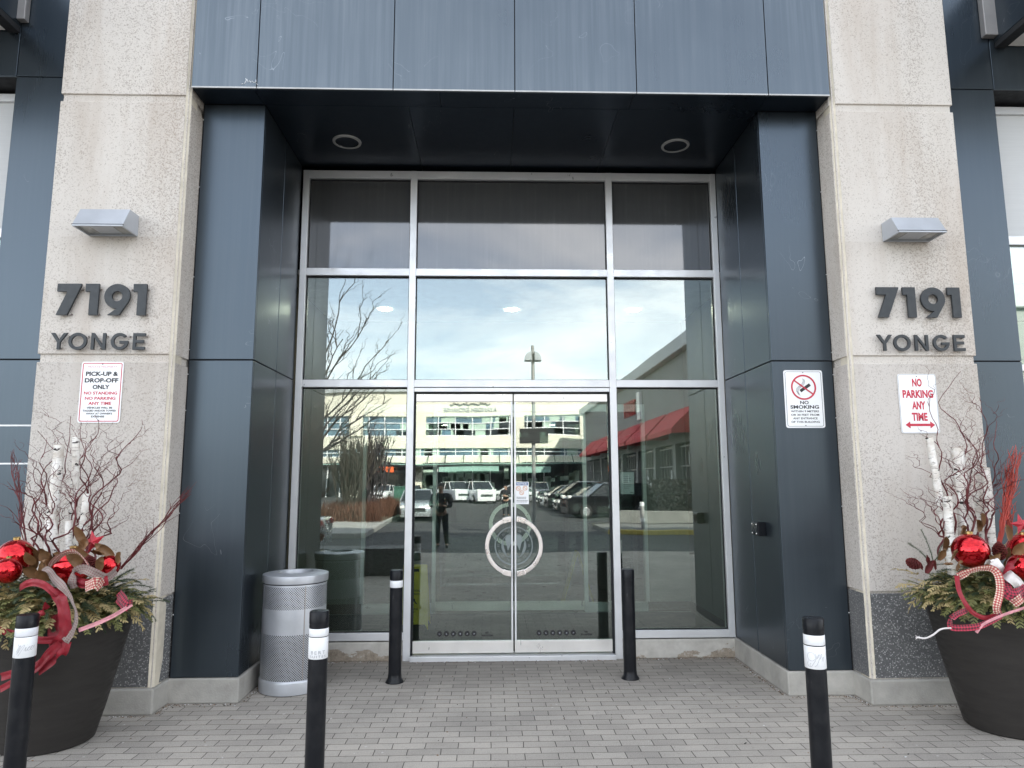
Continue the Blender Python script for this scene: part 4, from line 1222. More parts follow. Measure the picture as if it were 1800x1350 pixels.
# paper notice inside the right sidelight
q = MB(); q.box(1.176, 1.302, 6.352, 6.3535, 1.415, 1.612)
t = tag(q.build('paper_notice', 'blind'), 'white printed paper notice taped inside the right sidelight', 'notice')
OFF[t.name] = Vector()
q = MB()
for k in range(7): q.box(1.205, 1.205 + (0.07 if k % 3 else 0.055), 6.3508, 6.3518, 1.57 - k * 0.017, 1.573 - k * 0.017)
q.box(1.265, 1.292, 6.3508, 6.3518, 1.428, 1.434)
q.build('printed_text', 'inkgrey', t)

# ------------------------------------------------------------------ bollards and bin
def bollard(x, y, h, r, label, top, bands, script=None):
    t = thing('bollard', (x, y, 0), label, 'bollard', 'black bollards before the entrance')
    q = MB(); q.lathe([(r, 0.0), (r, h - top), ], (x, y, 0), 40, True, False); q.build('post', 'bollard', t, smooth=True)
    q = MB(); q.lathe([(r + 0.0015, h - top), (r + 0.0015, h - 0.008), (r - 0.003, h - 0.001), (r - 0.008, h), (0.001, h + 0.001)], (x, y, 0), 40, False, True); q.build('cap', 'black', t, smooth=True)
    q = MB(); q.lathe([(r + 0.001, 0.06), (r + 0.004, 0.03), (r + 0.020, 0.006), (r + 0.020, 0.0)], (x, y, 0.001), 40, False, False); q.build('base_flange', 'bollard', t, smooth=True)
    for (z0, z1, m, nm) in bands:
        q = MB(); q.lathe([(r + 0.0005, z0), (r + 0.0012, z0 + 0.001), (r + 0.0012, z1 - 0.001), (r + 0.0005, z1)], (x, y, 0), 40, False, False)
        o = q.build(nm, m, t, smooth=True)
        if script and nm == 'sticker':
            script(x, y, r + 0.0018, z0, z1, o)
    return t
def wrap(x, y, r, a, u, z):
    """point on the post's surface, u metres to the right of the direction a facing the viewer"""
    t = a + u / r
    return Vector((x + r * math.sin(t), y - r * math.cos(t), z))
def face_angle(x, y):
    return math.atan2(-x, y) * 1.0
def smooth_path(pts, n=6):
    out = []
    P = [Vector(p) for p in pts]
    for i in range(len(P) - 1):
        p0, p1, p2, p3 = P[max(i - 1, 0)], P[i], P[i + 1], P[min(i + 2, len(P) - 1)]
        for k in range(n):
            t = k / n
            out.append(0.5 * ((2 * p1) + (p2 - p0) * t + (2 * p0 - 5 * p1 + 4 * p2 - p3) * t * t + (3 * p1 - p0 - 3 * p2 + p3) * t ** 3))
    out.append(P[-1])
    return out
def pen(mb, x, y, r, a, z0, strokes, k, rad=0.0007):
    for st in strokes:
        pts = smooth_path([(u * k, v * k, 0) for u, v in st])
        mb.tube([wrap(x, y, r, a, p.x, z0 + p.y) for p in pts], rad, 4)
def script_ffice(x, y, r, z0, z1, o):
    q = MB(); a = face_angle(x, y)
    S = [[(-36, 78), (-33, 70), (-30, 66)], [(-44, 34), (-36, 52), (-28, 66), (-22, 70), (-24, 62), (-34, 40), (-40, 22)],
         [(-34, 30), (-24, 50), (-10, 70), (-4, 72), (-6, 62), (-20, 36), (-33, 14)], [(-6, 40), (0, 50), (5, 60), (2, 46), (1, 38), (8, 42)], [(9, 70), (11, 72)],
         [(8, 42), (16, 54), (22, 60), (23, 56), (16, 56), (12, 44), (18, 40), (27, 48)], [(27, 48), (34, 56), (37, 63), (32, 62), (27, 50), (30, 42), (38, 46), (44, 58), (48, 64)]]
    pen(q, x, y, r, a, z0, S, 0.0009)
    q.build('script_lettering', 'inkpale', o)
def script_offi(x, y, r, z0, z1, o):
    q = MB(); a = face_angle(x, y)
    S = [[(2, 60), (-4, 76), (-20, 84), (-36, 76), (-40, 58), (-30, 44), (-14, 42), (0, 52), (6, 66), (0, 80)], [(-36, 40), (-42, 26), (-36, 14), (-28, 12)],
         [(-22, 30), (-28, 22), (-24, 10), (-14, 22), (4, 50), (16, 72), (22, 76), (18, 66), (10, 56)], [(-4, 14), (8, 24), (20, 50), (30, 74), (36, 76), (33, 66), (24, 52)], [(34, 40), (38, 54), (44, 64), (42, 50), (41, 42)]]
    pen(q, x, y, r, a, z0, S, 0.00095)
    q.build('script_lettering', 'inkpale', o)
def script_bert(x, y, r, z0, z1, o):
    q = MB(); a = face_angle(x, y)
    for body, zz, hh, w0, off in (('BERT', 0.026, 0.017, 0.078, -0.001), ('SUITES', 0.008, 0.0125, 0.088, -0.001)):
        tb = MB(); tb.text(body, 0.03, 0, 0, 0, width=w0, height=hh, depth=0, spacing=1.35)
        for f in tb.bm.faces:
            q.face([q.V(wrap(x, y, r, a, v.co.x + off, z0 + zz + v.co.z)) for v in f.verts])
        tb.bm.free()
    q.build('worn_lettering', 'inkpale', o)

bollard(-2.415, 3.83, 0.862, 0.050, 'black bollard in front of the left planter, sticker reading ffice', 0.062, [(0.757, 0.797, 'refl_white', 'reflective_band'), (0.652, 0.754, 'white', 'sticker')], script_ffice)
bollard(-0.915, 3.87, 0.860, 0.050, 'black bollard in front of the bin, worn sticker reading BERT SUITES', 0.062, [(0.733, 0.773, 'white', 'reflective_band'), (0.620, 0.729, 'white', 'sticker')], script_bert)
bollard(1.630, 3.60, 0.853, 0.050, 'black bollard before the right pilaster with script on its white sticker', 0.058, [(0.725, 0.773, 'white', 'reflective_band'), (0.612, 0.720, 'white', 'sticker')], script_offi)
bollard(-0.744, 5.66, 0.846, 0.050, 'black bollard with one white band left of the glass doors', 0.072, [(0.714, 0.767, 'white', 'reflective_band')])
bollard(1.094, 5.68, 0.838, 0.050, 'plain all black bollard right of the glass doors', 0.072, [(0.700, 0.703, 'joint', 'groove'), (0.755, 0.757, 'joint', 'groove')])

bx, by = -1.502, 5.55
t = thing('litter_bin', (bx, by, 0), 'grey perforated steel litter bin beside the left sidelight', 'litter bin')
q = MB(); q.lathe([(0.232, 0.10), (0.235, 0.115), (0.235, 0.79), (0.232, 0.80)], (bx, by, 0), 96, False, False); q.build('perforated_body', 'perf', t, smooth=True)
q = MB(); q.lathe([(0.222, 0.03), (0.222, 0.80)], (bx, by, 0), 48, True, True); q.build('liner', 'black', t, smooth=True)
q = MB(); q.lathe([(0.226, 0.0), (0.238, 0.006), (0.240, 0.085), (0.237, 0.098), (0.232, 0.102)], (bx, by, 0), 64, False, False); q.build('base_ring', 'binmetal', t, smooth=True)
q = MB(); q.lathe([(0.236, 0.785), (0.243, 0.788), (0.2445, 0.836), (0.2425, 0.842), (0.236, 0.845), (0.170, 0.853), (0.140, 0.856), (0.131, 0.853), (0.126, 0.840), (0.124, 0.80)], (bx, by, 0), 64, False, False)
lid = q.build('lid', 'binmetal', t, smooth=True)
q = MB(); q.lathe([(0.123, 0.806), (0.0005, 0.806)], (bx, by, 0), 40, False, False); q.build('opening', 'joint', lid)
q = MB(); q.lathe([(0.2365, 0.778), (0.2365, 0.784)], (bx, by, 0), 64, False, False); q.build('lid_gap', 'joint', t)
a = R(-72 + 0)
q = MB(); q.obox((bx + 0.2365 * math.cos(R(-57)), by + 0.2365 * math.sin(R(-57)), 0.44), (math.cos(R(-57)), math.sin(R(-57)), 0), (-math.sin(R(-57)), math.cos(R(-57)), 0), (0, 0, 1), 0.0012, 0.003, 0.33)
q.build('body_seam', 'pin', t)

# windblown grit and leaf scraps in the angles of the paving
q = MB(); rr = random.Random(91)
def scrap(x, y, k):
    a = rr.uniform(0, 6.28); r = k * rr.uniform(.5, 1.2); h = rr.uniform(.001, .006)
    q.mi = rr.choices((0, 1, 2), (5, 2, 3))[0]
    pts = [q.V((x + r * math.cos(a + t) * rr.uniform(.5, 1.1), y + r * math.sin(a + t) * rr.uniform(.3, .9), 0.002 + h * rr.random())) for t in (0, 1.5, 3.0, 4.5)]
    top = q.V((x, y, 0.003 + h))
    for i in range(4): q.face([pts[i], pts[(i + 1) % 4], top])
for (xa, ya, xb, yb, n) in ((-3.2, 4.93, -2.28, 4.93, 90), (-2.25, 4.95, -2.25, 5.17, 40), (-2.25, 5.165, -1.77, 5.165, 70), (-1.75, 5.2, -1.75, 6.25, 110), (-1.75, 6.265, -.78, 6.265, 120), (-.7, 6.235, 1.1, 6.235, 120),
                            (1.17, 6.265, 2.12, 6.265, 140), (2.12, 5.2, 2.12, 6.25, 140), (2.15, 5.165, 2.62, 5.165, 60), (2.61, 4.95, 2.61, 5.17, 40), (2.64, 4.93, 3.6, 4.93, 110)):
    for i in range(n):
        t = rr.random(); d = abs(rr.gauss(0, .018))
        nx, ny = (0, -1) if ya == yb else ((1, 0) if xa < 0 else (-1, 0))
        scrap(xa + (xb - xa) * t + nx * d, ya + (yb - ya) * t + ny * d, .007)
for i in range(260):
    scrap(rr.uniform(-3.2, 3.6), rr.uniform(3.2, 6.1), rr.choice((.003, .004, .004, .009)))
tag(q.build('grit', ('leafbrown', 'sign_white', 'soil'), None, fix=False), 'grit and leaf scraps gathered along the plinths and scattered on the pavers', 'grit', kind='stuff')

# ------------------------------------------------------------------ inside the lobby
t = thing('wet_floor_sign', (-0.79, 7.55, 0.018), 'yellow caution wet floor board facing the glass, left of the doors', 'floor sign', 'yellow wet floor boards')
q = MB()
def board(mb, cx, y0, y1, w0, w1, h):
    """one leaf of the folding board, leaning from y0 at the floor to y1 at the top"""
    pts = [(-w0, 0.02), (-w0 + 0.035, 0.075), (w0 - 0.035, 0.075), (w0, 0.02), (w1, h), (-w1, h)]
    a = [mb.V((cx + p, y0 + (y1 - y0) * z / h, z)) for p, z in pts]; b = [mb.V((cx + p, y0 + 0.012 + (y1 - y0) * z / h, z)) for p, z in pts]
    mb.face(a); mb.face(b[::-1])
    for i in range(len(pts)):
        j = (i + 1) % len(pts)
        mb.face([a[j], a[i], b[i], b[j]])
board(q, -0.80, 7.42, 7.56, 0.155, 0.125, 0.66); q.build('front_leaf', 'yellow', t, bevel=0.003)
q = MB(); board(q, -0.80, 7.74, 7.585, 0.155, 0.125, 0.66); q.build('rear_leaf', 'yellow', t, bevel=0.003)
q = MB()
yb = lambda z: 7.42 + 0.14 * z / 0.66 - 0.002
q.box(-0.845, -0.755, yb(0.60) - 0.001, yb(0.60) + 0.004, 0.590, 0.620)
q.text('CAUTION', 0.05, -0.81, yb(0.37) - 0.001, 0.392, width=0.14, height=0.022, depth=0.001, offset=0.001)
q.text('CUIDADO', 0.05, -0.81, yb(0.36) - 0.001, 0.362, width=0.14, height=0.018, depth=0.001, offset=0.001)
for (xa, za, xb, zb) in ((-0.885, 0.245, -0.82, 0.345), (-0.82, 0.345, -0.755, 0.245), (-0.885, 0.245, -0.755, 0.245)):
    d = Vector((xb - xa, 0, zb - za)); L = d.length; d.normalize()
    q.obox(((xa + xb) / 2, yb(0.30) - 0.003, (za + zb) / 2), d, (0, 1, 0), d.cross(Vector((0, 1, 0))), L / 2, 0.001, 0.006)
q.obox((-0.815, yb(0.29) - 0.003, 0.285), (0.6, 0, 0.8), (0, 1, 0), (0.8, 0, -0.6), 0.03, 0.001, 0.007); q.sphere((-0.795, yb(0.31) - 0.003, 0.318), 0.008, 8, 6)
q.text('WET FLOOR', 0.05, -0.82, yb(0.22) - 0.001, 0.215, width=0.13, height=0.018, depth=0.001, offset=0.001)
q.text('PISO', 0.05, -0.82, yb(0.19) - 0.001, 0.190, width=0.08, height=0.014, depth=0.001)
q.build('black_print', 'ink', t)
t = thing('wet_floor_sign', (1.09, 8.9, 0.02), 'yellow folding floor sign seen edge on behind the inner doors', 'floor sign', 'yellow wet floor boards')
for s in (-1, 1):
    q = MB(); q.obox((1.09 + s * 0.10, 9.0, 0.33), (s * 0.19, 0, -0.63), (0, 1, 0), (0.63, 0, s * 0.19), 0.33, 0.14, 0.006); q.build('leaf', 'yellow', t, bevel=0.002)
t = thing('lobby_bin', (1.46, 8.0, 0.018), 'tall black bin standing in the dark lobby right of the doors', 'litter bin')
q = MB(); q.box(1.36, 1.56, 7.85, 8.1, 0.02, 0.62); q.build('body', 'black', t, bevel=0.012)
q = MB(); q.box(1.35, 1.57, 7.84, 8.11, 0.625, 0.68); q.build('lid', 'black', t, bevel=0.01)

# ------------------------------------------------------------------ the two planters
def planter(x, y, h, rb, rt, label):
    t = thing('planter_pot', (x, y, 0), label, 'planter', 'big tapered planters')
    q = MB()
    prof = [(rb - 0.012, 0.0), (rb, 0.008), (rb + (rt - rb) * 0.25, h * 0.22), (rb + (rt - rb) * 0.55, h * 0.52), (rb + (rt - rb) * 0.84, h * 0.82), (rt, h - 0.012), (rt - 0.004, h - 0.002), (rt - 0.012, h), (rt - 0.026, h - 0.004), (rt - 0.032, h - 0.02), (rt - 0.05, h - 0.12)]
    q.lathe(prof, (x, y, 0.001), 72, True, False); q.build('pot', 'pot', t, smooth=True)
    q = MB(); q.lathe([(rt - 0.045, h - 0.10), (rt * 0.6, h - 0.06), (0.001, h - 0.035)], (x, y, 0), 48, False, True); q.build('soil', 'soil', t, smooth=True)
PL, PR = Vector((-2.67, 4.51, 0.77)), Vector((3.27, 4.52, 0.795))
planter(PL.x, PL.y, PL.z, 0.255, 0.435, 'big tapered charcoal pot before the left stone column')
planter(PR.x, PR.y, PR.z, 0.255, 0.435, 'big tapered charcoal pot before the right stone column')

def birch(px, Y, r, label, lean=0.0):
    """log standing in the soil; px = its photo line (u_top, v_top, u_foot, v_foot)"""
    a, b = at(px[2], px[3], Y), at(px[0], px[1], Y + lean)
    d = (b - a)
    a2 = a - d.normalized() * 0.16
    pts = []; rad = []
    n = 14
    for i in range(n + 1):
        s = i / n
        p = a2.lerp(b, s)
        p += Vector((noise.noise((s * 2.2, px[0] * 0.1, 0)), noise.noise((s * 2.2, px[0] * 0.1, 5)), 0)) * 0.012
        pts.append(p); rad.append(r * (1.25 - 0.2 * s) * (1 + 0.06 * noise.noise((s * 7, px[1] * 0.1, 2))))
    t = thing('birch_log', a2, label, 'birch log', 'birch logs standing in the planters')
    q = MB(); q.tube(pts, rad, 14, False); q.build('bark', 'birch', t, smooth=True)
    q = MB(); q.tube([pts[-1] - d.normalized() * 0.01, pts[-1] + d.normalized() * 0.001], [rad[-1] * 0.97, rad[-1] * 0.97], 14, True); q.build('cut_end', 'cutwood', t)
birch((104, 782, 86, 985), 4.60, 0.029, 'tall birch log leaning a little, leftmost tall log of the left planter')
birch((134, 768, 124, 985), 4.72, 0.021, 'thin birch log rising highest at the back of the left planter')
birch((153, 868, 142, 990), 4.58, 0.023, 'short birch log on the right in the left planter')
birch((87, 905, 96, 990), 4.48, 0.029, 'thick low birch log at the front left of the left planter')
birch((121, 915, 122, 990), 4.50, 0.020, 'shortest birch log in the middle of the left planter')
birch((1634, 769, 1668, 965), 4.60, 0.022, 'birch log leaning left towards the no parking sign')
birch((1682, 786, 1700, 965), 4.60, 0.036, 'thick speckled birch log in the middle of the right planter')
birch((1719, 816, 1728, 960), 4.74, 0.030, 'birch log at the back of the right planter, between the thick log and the rightmost')
birch((1732, 822, 1742, 965), 4.62, 0.027, 'birch log at the right behind the big red bauble')
birch((1664, 872, 1672, 965), 4.50, 0.026, 'short birch log at the foot of the leaning log in the right planter')

def wander(a, b, amp, seed, n=22, freq=1.0):
    """curly line from a to b"""
    pts = []
    L = (b - a).length
    for i in range(n + 1):
        s = i / n
        k = min(1, s * 3) 
        w = Vector((noise.noise((s * 4.2 * freq, seed, 0.3)), noise.noise((s * 4.2 * freq, seed, 9.1)), 0.4 * noise.noise((s * 4.2 * freq, seed, 17.7))))
        w2 = Vector((noise.noise((s * 9 * freq, seed, 31.3)), noise.noise((s * 9 * freq, seed, 39.1)), 0)) * 0.35
        pts.append(a.lerp(b, s) + (w + w2) * amp * k)
    return pts
def willow(foot, top, seed, r0, label, group, side=5, amp=0.085, mat='willow', name='willow_branch', sub=True, freq=1.0):
    rr = random.Random(seed)
    q = MB()
    main = wander(foot, top, amp, seed * 1.37, 26, freq)
    n = len(main)
    q.tube(main, [r0 * (1 - 0.82 * i / (n - 1)) for i in range(n)], 6)
    def branch(p, d, L, r, lev):
        e = p + d.normalized() * L
        pts = wander(p, e, amp * 0.55 * L / 0.3, rr.random() * 90, 12, 1.3)
        pts[0] = p
        q.tube(pts, [r * (1 - 0.75 * i / 12) for i in range(13)], 4)
        if lev > 0:
            for _ in range(rr.randint(1, 2)):
                i = rr.randint(3, 10)
                dd = (pts[i + 1] - pts[i - 1]).normalized() + Vector((rr.uniform(-1, 1), rr.uniform(-.4, .3), rr.uniform(-.1, .8))) * 0.8
                branch(pts[i], dd, L * rr.uniform(0.3, 0.55), r * 0.55, lev - 1)
    if sub:
        for k in range(side):
            i = rr.randint(int(n * 0.25), n - 4)
            d = (main[i + 1] - main[i - 1]).normalized() + Vector((rr.uniform(-1, 1), rr.uniform(-.35, .2), rr.uniform(-.1, .5))) * 0.9
            branch(main[i], d, rr.uniform(0.16, 0.36), r0 * 0.5 * (1 - 0.5 * i / n), 1)
    o = q.build(name, mat, None, smooth=True, origin=foot, fix=False)
    return tag(o, label, 'branch', group)
GL, GR = 'curly willow branches of the left planter', 'curly willow branches of the right planter'
LBL_L = 'curly dark red willow branch standing in the left planter'
LBL_R = 'curly dark red willow branch standing in the right planter'
k = 0
for (fu, fv, tu, tv, Y) in ((58, 985, 40, 850, 4.62), (72, 985, 78, 775, 4.58), (80, 985, 128, 735, 4.70), (92, 985, 96, 815, 4.45), (112, 985, 250, 742, 4.55), (118, 985, 150, 745, 4.65),
                            (125, 985, 168, 725, 4.70), (132, 985, 172, 765, 4.42), (138, 985, 208, 815, 4.50), (146, 985, 208, 775, 4.62), (150, 990, 188, 835, 4.45), (104, 985, 70, 755, 4.74),
                            (64, 985, 60, 880, 4.5), (165, 985, 196, 880, 4.6), (98, 985, 130, 860, 4.4)):
    k += 1
    willow(at(fu, fv + 12, Y), at(tu, tv, Y + 0.05), 11.3 + k * 3.1, 0.0078, LBL_L, GL, 4, 0.115)
k = 0
for (fu, fv, tu, tv, Y) in ((1668, 965, 1672, 800, 4.5), (1680, 965, 1645, 690, 4.6), (1690, 960, 1690, 655, 4.7), (1702, 965, 1700, 735, 4.55), (1712, 960, 1745, 745, 4.6), (1708, 960, 1722, 780, 4.45),
                            (1722, 960, 1720, 700, 4.72), (1728, 960, 1760, 845, 4.5), (1650, 965, 1652, 870, 4.5), (1716, 962, 1690, 770, 4.42), (1738, 960, 1722, 775, 4.5)):
    k += 1
    willow(at(fu, fv + 12, Y), at(tu, tv, Y + 0.04), 71.7 + k * 2.7, 0.0080, LBL_R, GR, 5, 0.115)
def bundle(foot, top, n, spread, seed, label, mat, amp=0.03, r=0.0042):
    rr = random.Random(seed); q = MB()
    for i in range(n):
        a = foot + Vector((rr.uniform(-1, 1), rr.uniform(-1, 1), 0)) * spread * 0.5
        b = top + Vector((rr.uniform(-1, 1), rr.uniform(-1, 1), rr.uniform(-2.2, 0.8))) * spread
        p = wander(a, b, amp, rr.random() * 80, 16)
        q.tube(p, [r * rr.uniform(.8, 1.1) * (1 - 0.7 * j / 16) for j in range(17)], 5)
        for _ in range(3):
            j = rr.randint(5, 14)
            e = p[j] + (p[j + 1] - p[j]).normalized() * rr.uniform(.05, .13) + Vector((rr.uniform(-.05, .05), rr.uniform(-.03, .03), rr.uniform(-.01, .03)))
            q.tube([p[j], p[j].lerp(e, .5) + Vector((rr.uniform(-.01, .01), 0, 0)), e], [r * .5, r * .4, r * .2], 4)
    o = q.build('twig_bundle', mat, None, smooth=True, origin=foot, fix=False)
    return tag(o, label, 'twig bundle')
bundle(at(212, 1000, 4.45), at(334, 862, 4.40), 7, 0.012, 3, 'dark red twig bundle leaning far out to the right of the left planter', 'willow', 0.028)
bundle(at(50, 985, 4.55), at(24, 792, 4.6), 7, 0.016, 4, 'upright dark red twig bundle at the left of the left planter', 'willow', 0.03)
bundle(at(1752, 970, 4.5), at(1788, 786, 4.55), 16, 0.030, 5, 'bright red dogwood twig bundle at the right of the right planter', 'dogwood', 0.035, 0.0052)
bundle(at(1776, 970, 4.6), at(1766, 815, 4.6), 9, 0.030, 6, 'shorter bright red dogwood twigs behind the tall dogwood bundle', 'dogwood', 0.03, 0.0046)
bundle(at(1772, 960, 4.45), at(1830, 890, 4.35), 6, 0.05, 8, 'fine pale grass-like twigs beside the bright dogwood', 'green3', 0.02, 0.002)

def bauble(u, v, Y, r, label):
    c = at(u, v, Y)
    t = thing('bauble', c, label, 'bauble', 'shiny red baubles in the planters')
    q = MB(); q.sphere(c, r, 40, 26); q.build('ball', 'bauble', t, smooth=True)
    q = MB(); q.lathe([(r * 0.20, r * 0.955), (r * 0.20, r * 1.10), (r * 0.14, r * 1.14)], c, 16, False, True); q.build('cap', 'gold', t, smooth=True)
bauble(27, 978, 4.28, 0.099, 'biggest red bauble at the left edge of the left planter')
bauble(14, 1003, 4.16, 0.072, 'red bauble below the biggest bauble at the left edge')
bauble(127, 996, 4.20, 0.104, 'large red bauble under the plaid ribbon in the left planter')
bauble(191, 995, 4.26, 0.064, 'small red bauble at the right of the left planter')
bauble(1706, 968, 4.24, 0.103, 'large red bauble in the middle of the right planter')
bauble(1800, 966, 4.30, 0.094, 'red bauble cut by the right edge, upper of two in the right planter')
bauble(1796, 997, 4.16, 0.078, 'red bauble at the right edge below the other in the right planter')
bauble(165, 1000, 4.34, 0.05, 'little red bauble half hidden behind the pine cone in the left planter')

def cone(u, v, Y, L, r, axis, label):
    c = at(u, v, Y); ax = Vector(axis).normalized()
    b = ax.orthogonal().normalized(); d = ax.cross(b)
    q = MB()
    for i in range(90):
        s = (i + 0.5) / 90
        rad = r * math.sin(math.pi * (0.12 + 0.86 * s)) ** 0.8
        t = i * 2.39996
        o = b * math.cos(t) + d * math.sin(t)
        p = c + ax * (L * (s - 0.5)) + o * rad * 0.45
        tip = c + ax * (L * (s - 0.5) + r * 0.35) + o * rad * 1.05
        w = ax.cross(o) * r * 0.30
        v0 = [q.V(p - w * .6), q.V(p + w * .6), q.V(tip + w * .8), q.V(tip + o * r * .1), q.V(tip - w * .8)]
        v1 = [q.V(x.co - ax * r * 0.12) for x in v0]
        q.face(v0); q.face(v1[::-1])
        for j in range(5):
            jj = (j + 1) % 5
            q.face([v0[j], v1[j], v1[jj], v0[jj]])
    o = q.build('pine_cone', 'cone', None, origin=c)
    tag(o, label, 'pine cone', 'red brown pine cones')
cone(157, 992, 4.15, 0.10, 0.034, (0.2, -0.5, 0.8), 'dark red pine cone between the two right baubles of the left planter')
cone(1757, 970, 4.20, 0.11, 0.036, (-0.25, -0.35, 0.9), 'upright red brown pine cone right of the large bauble in the right planter')
cone(1606, 991, 4.22, 0.10, 0.030, (-0.85, -0.3, 0.35), 'red brown pine cone pointing out at the left of the right planter')

def leaf(c, d, up, L, w, mat, label, group, seed):
    """one dry leaf: cupped blade with a midrib fold"""
    d = Vector(d).normalized(); s = d.cross(Vector(up)).normalized(); n = s.cross(d)
    rr = random.Random(seed); q = MB(); rows = []
    for i in range(9):
        t = i / 8
        ww = w * math.sin(math.pi * min(1, 0.08 + 0.92 * t)) ** 0.7 * (1 if t < 1 else 0.02)
        m = c + d * (L * t) + n * (0.35 * L * t * t * rr.uniform(.5, 1.1))
        rows.append([q.V(m - s * ww + n * ww * 0.55), q.V(m - s * ww * .5 + n * ww * 0.16), q.V(m), q.V(m + s * ww * .5 + n * ww * 0.16), q.V(m + s * ww + n * ww * 0.55)])
    for i in range(8):
        for j in range(4):
            q.face([rows[i][j], rows[i][j + 1], rows[i + 1][j + 1], rows[i + 1][j]])
    o = q.build('dry_leaf', mat, None, smooth=True, origin=c)
    tag(o, label, 'leaf', group)
rr = random.Random(5)
for i, (u, v) in enumerate(((60, 1000), (72, 985), (84, 978), (90, 1005), (78, 1010), (140, 968), (150, 960), (186, 975), (200, 978), (52, 1012), (97, 990), (66, 1012), (76, 998), (88, 990), (104, 1002), (110, 985), (70, 1020), (60, 992), (160, 985), (174, 1003), (150, 1000), (206, 990), (82, 1022))):
    leaf(at(u, v, 4.34 - 0.01 * i), (rr.uniform(-.7, .7), rr.uniform(-.8, -.1), rr.uniform(.4, 1.1)), (rr.uniform(-.3, .3), -1, .4), rr.uniform(.09, .14), rr.uniform(.022, .032), 'leafbrown',
         'curled brown magnolia leaf among the baubles of the left planter', 'brown leaves in the left planter', i)
for i, (u, v) in enumerate(((1668, 962), (1660, 970), (1690, 945), (1722, 935), (1728, 925), (1768, 985), (1764, 995), (1775, 950), (1745, 985), (1650, 985), (1672, 985), (1660, 992), (1680, 1000), (1738, 970), (1750, 995), (1770, 1000), (1782, 975), (1732, 1002))):
    leaf(at(u, v, 4.36 - 0.012 * i), (rr.uniform(-.8, .6), rr.uniform(-.8, -.1), rr.uniform(.3, 1.0)), (rr.uniform(-.3, .3), -1, .4), rr.uniform(.09, .13), rr.uniform(.024, .034), 'leafbrown',
         'curled brown magnolia leaf among the baubles of the right planter', 'brown leaves in the right planter', 40 + i)
for i, (u, v) in enumerate(((1622, 1000), (1634, 996), (1645, 1002), (1628, 1008))):
    leaf(at(u, v, 4.25), (rr.uniform(-1, .1), rr.uniform(-.6, -.1), rr.uniform(.1, .7)), (0, -1, .5), rr.uniform(.09, .13), .022, 'leafburg',
         'burgundy leaf beside the pine cone at the left of the right planter', 'burgundy leaves in the right planter', 80 + i)
def star(u, v, Y, r, label):
    c = at(u, v, Y); q = MB()
    pts = []
    for i in range(10):
        t = R(90 + 36 * i + 12); k = r if i % 2 == 0 else r * 0.42
        pts.append((c.x + k * math.cos(t), c.z + k * math.sin(t)))
    f = [q.V((x, c.y, z)) for x, z in pts]; a = q.V(c + Vector((0, -0.022, 0))); b = q.V(c + Vector((0, 0.022, 0)))
    for i in range(10):
        j = (i + 1) % 10
        q.face([f[i], f[j], a]); q.face([f[j], f[i], b])
    tag(q.build('star_ornament', 'star', None, origin=c), label, 'star ornament')
star(164, 953, 4.30, 0.072, 'rough red star ornament above the pine cone in the left planter')
star(1795, 922, 4.30, 0.07, 'red star ornament at the right edge above the baubles of the right planter')

# evergreen cuttings: flat cedar sprays and spruce tips spilling over the rim
def sprig(q, p, d, L, kind, rr):
    d = Vector(d).normalized()
    n = 9
    pts = []; v = d.copy(); c = Vector(p)
    droop = rr.uniform(0.05, 0.16)
    for i in range(n + 1):
        pts.append(c.copy()); c += v * (L / n); v = (v + Vector((rr.uniform(-.05, .05), rr.uniform(-.05, .05), -droop))).normalized()
    q.mi = 0 if kind == 'spruce' else (1 if kind == 'cedar' else 2)
    q.tube(pts, [0.0026 * (1 - .7 * i / n) for i in range(n + 1)], 4)
    for i in range(1, n + 1):
        t = (pts[i] - pts[i - 1]).normalized()
        s = t.cross(Vector((rr.uniform(-.2, .2), rr.uniform(-.2, .2), 1))).normalized(); nn = s.cross(t)
        if kind == 'spruce':
            for k in range(24):
                a = rr.uniform(0, 6.283); b = pts[i - 1].lerp(pts[i], rr.random())
                o = (s * math.cos(a) + nn * math.sin(a)) * 0.8 + t * 0.75
                l = rr.uniform(.013, .021); w = t.cross(o).normalized() * 0.0011
                q.mi = 0
                q.face([q.V(b - w), q.V(b + w), q.V(b + o.normalized() * l)])
        else:
            for sg in (-1, 1):
                l = L * 0.38 * (1 - 0.65 * i / n) * rr.uniform(.7, 1.15)
                e0 = pts[i - 1]; dd = (t * 0.75 + s * sg * 0.85 + nn * rr.uniform(-.15, .25)).normalized()
                m = 5; c2 = e0.copy(); prev = None
                for k in range(m + 1):
                    f = k / m
                    w = (0.0042 * math.sin(math.pi * (0.12 + .8 * f)) + 0.0009)
                    ss = dd.cross(nn).normalized()
                    a, b = q.V(c2 - ss * w), q.V(c2 + ss * w)
                    if prev: q.face([prev[0], prev[1], b, a])
                    prev = (a, b)
                    if 0 < k < m:
                        for sg2 in (-1, 1):
                            tip = c2 + (dd * .8 + ss * sg2 * .75).normalized() * l * 0.30 * (1 - .5 * f) - Vector((0, 0, .002))
                            q.face([q.V(c2 - dd * .003), q.V(c2 + dd * .003), q.V(tip + dd * 0.0028), q.V(tip)])
                    c2 = c2 + dd * (l / m); dd = (dd + Vector((0, 0, -0.05))).normalized()
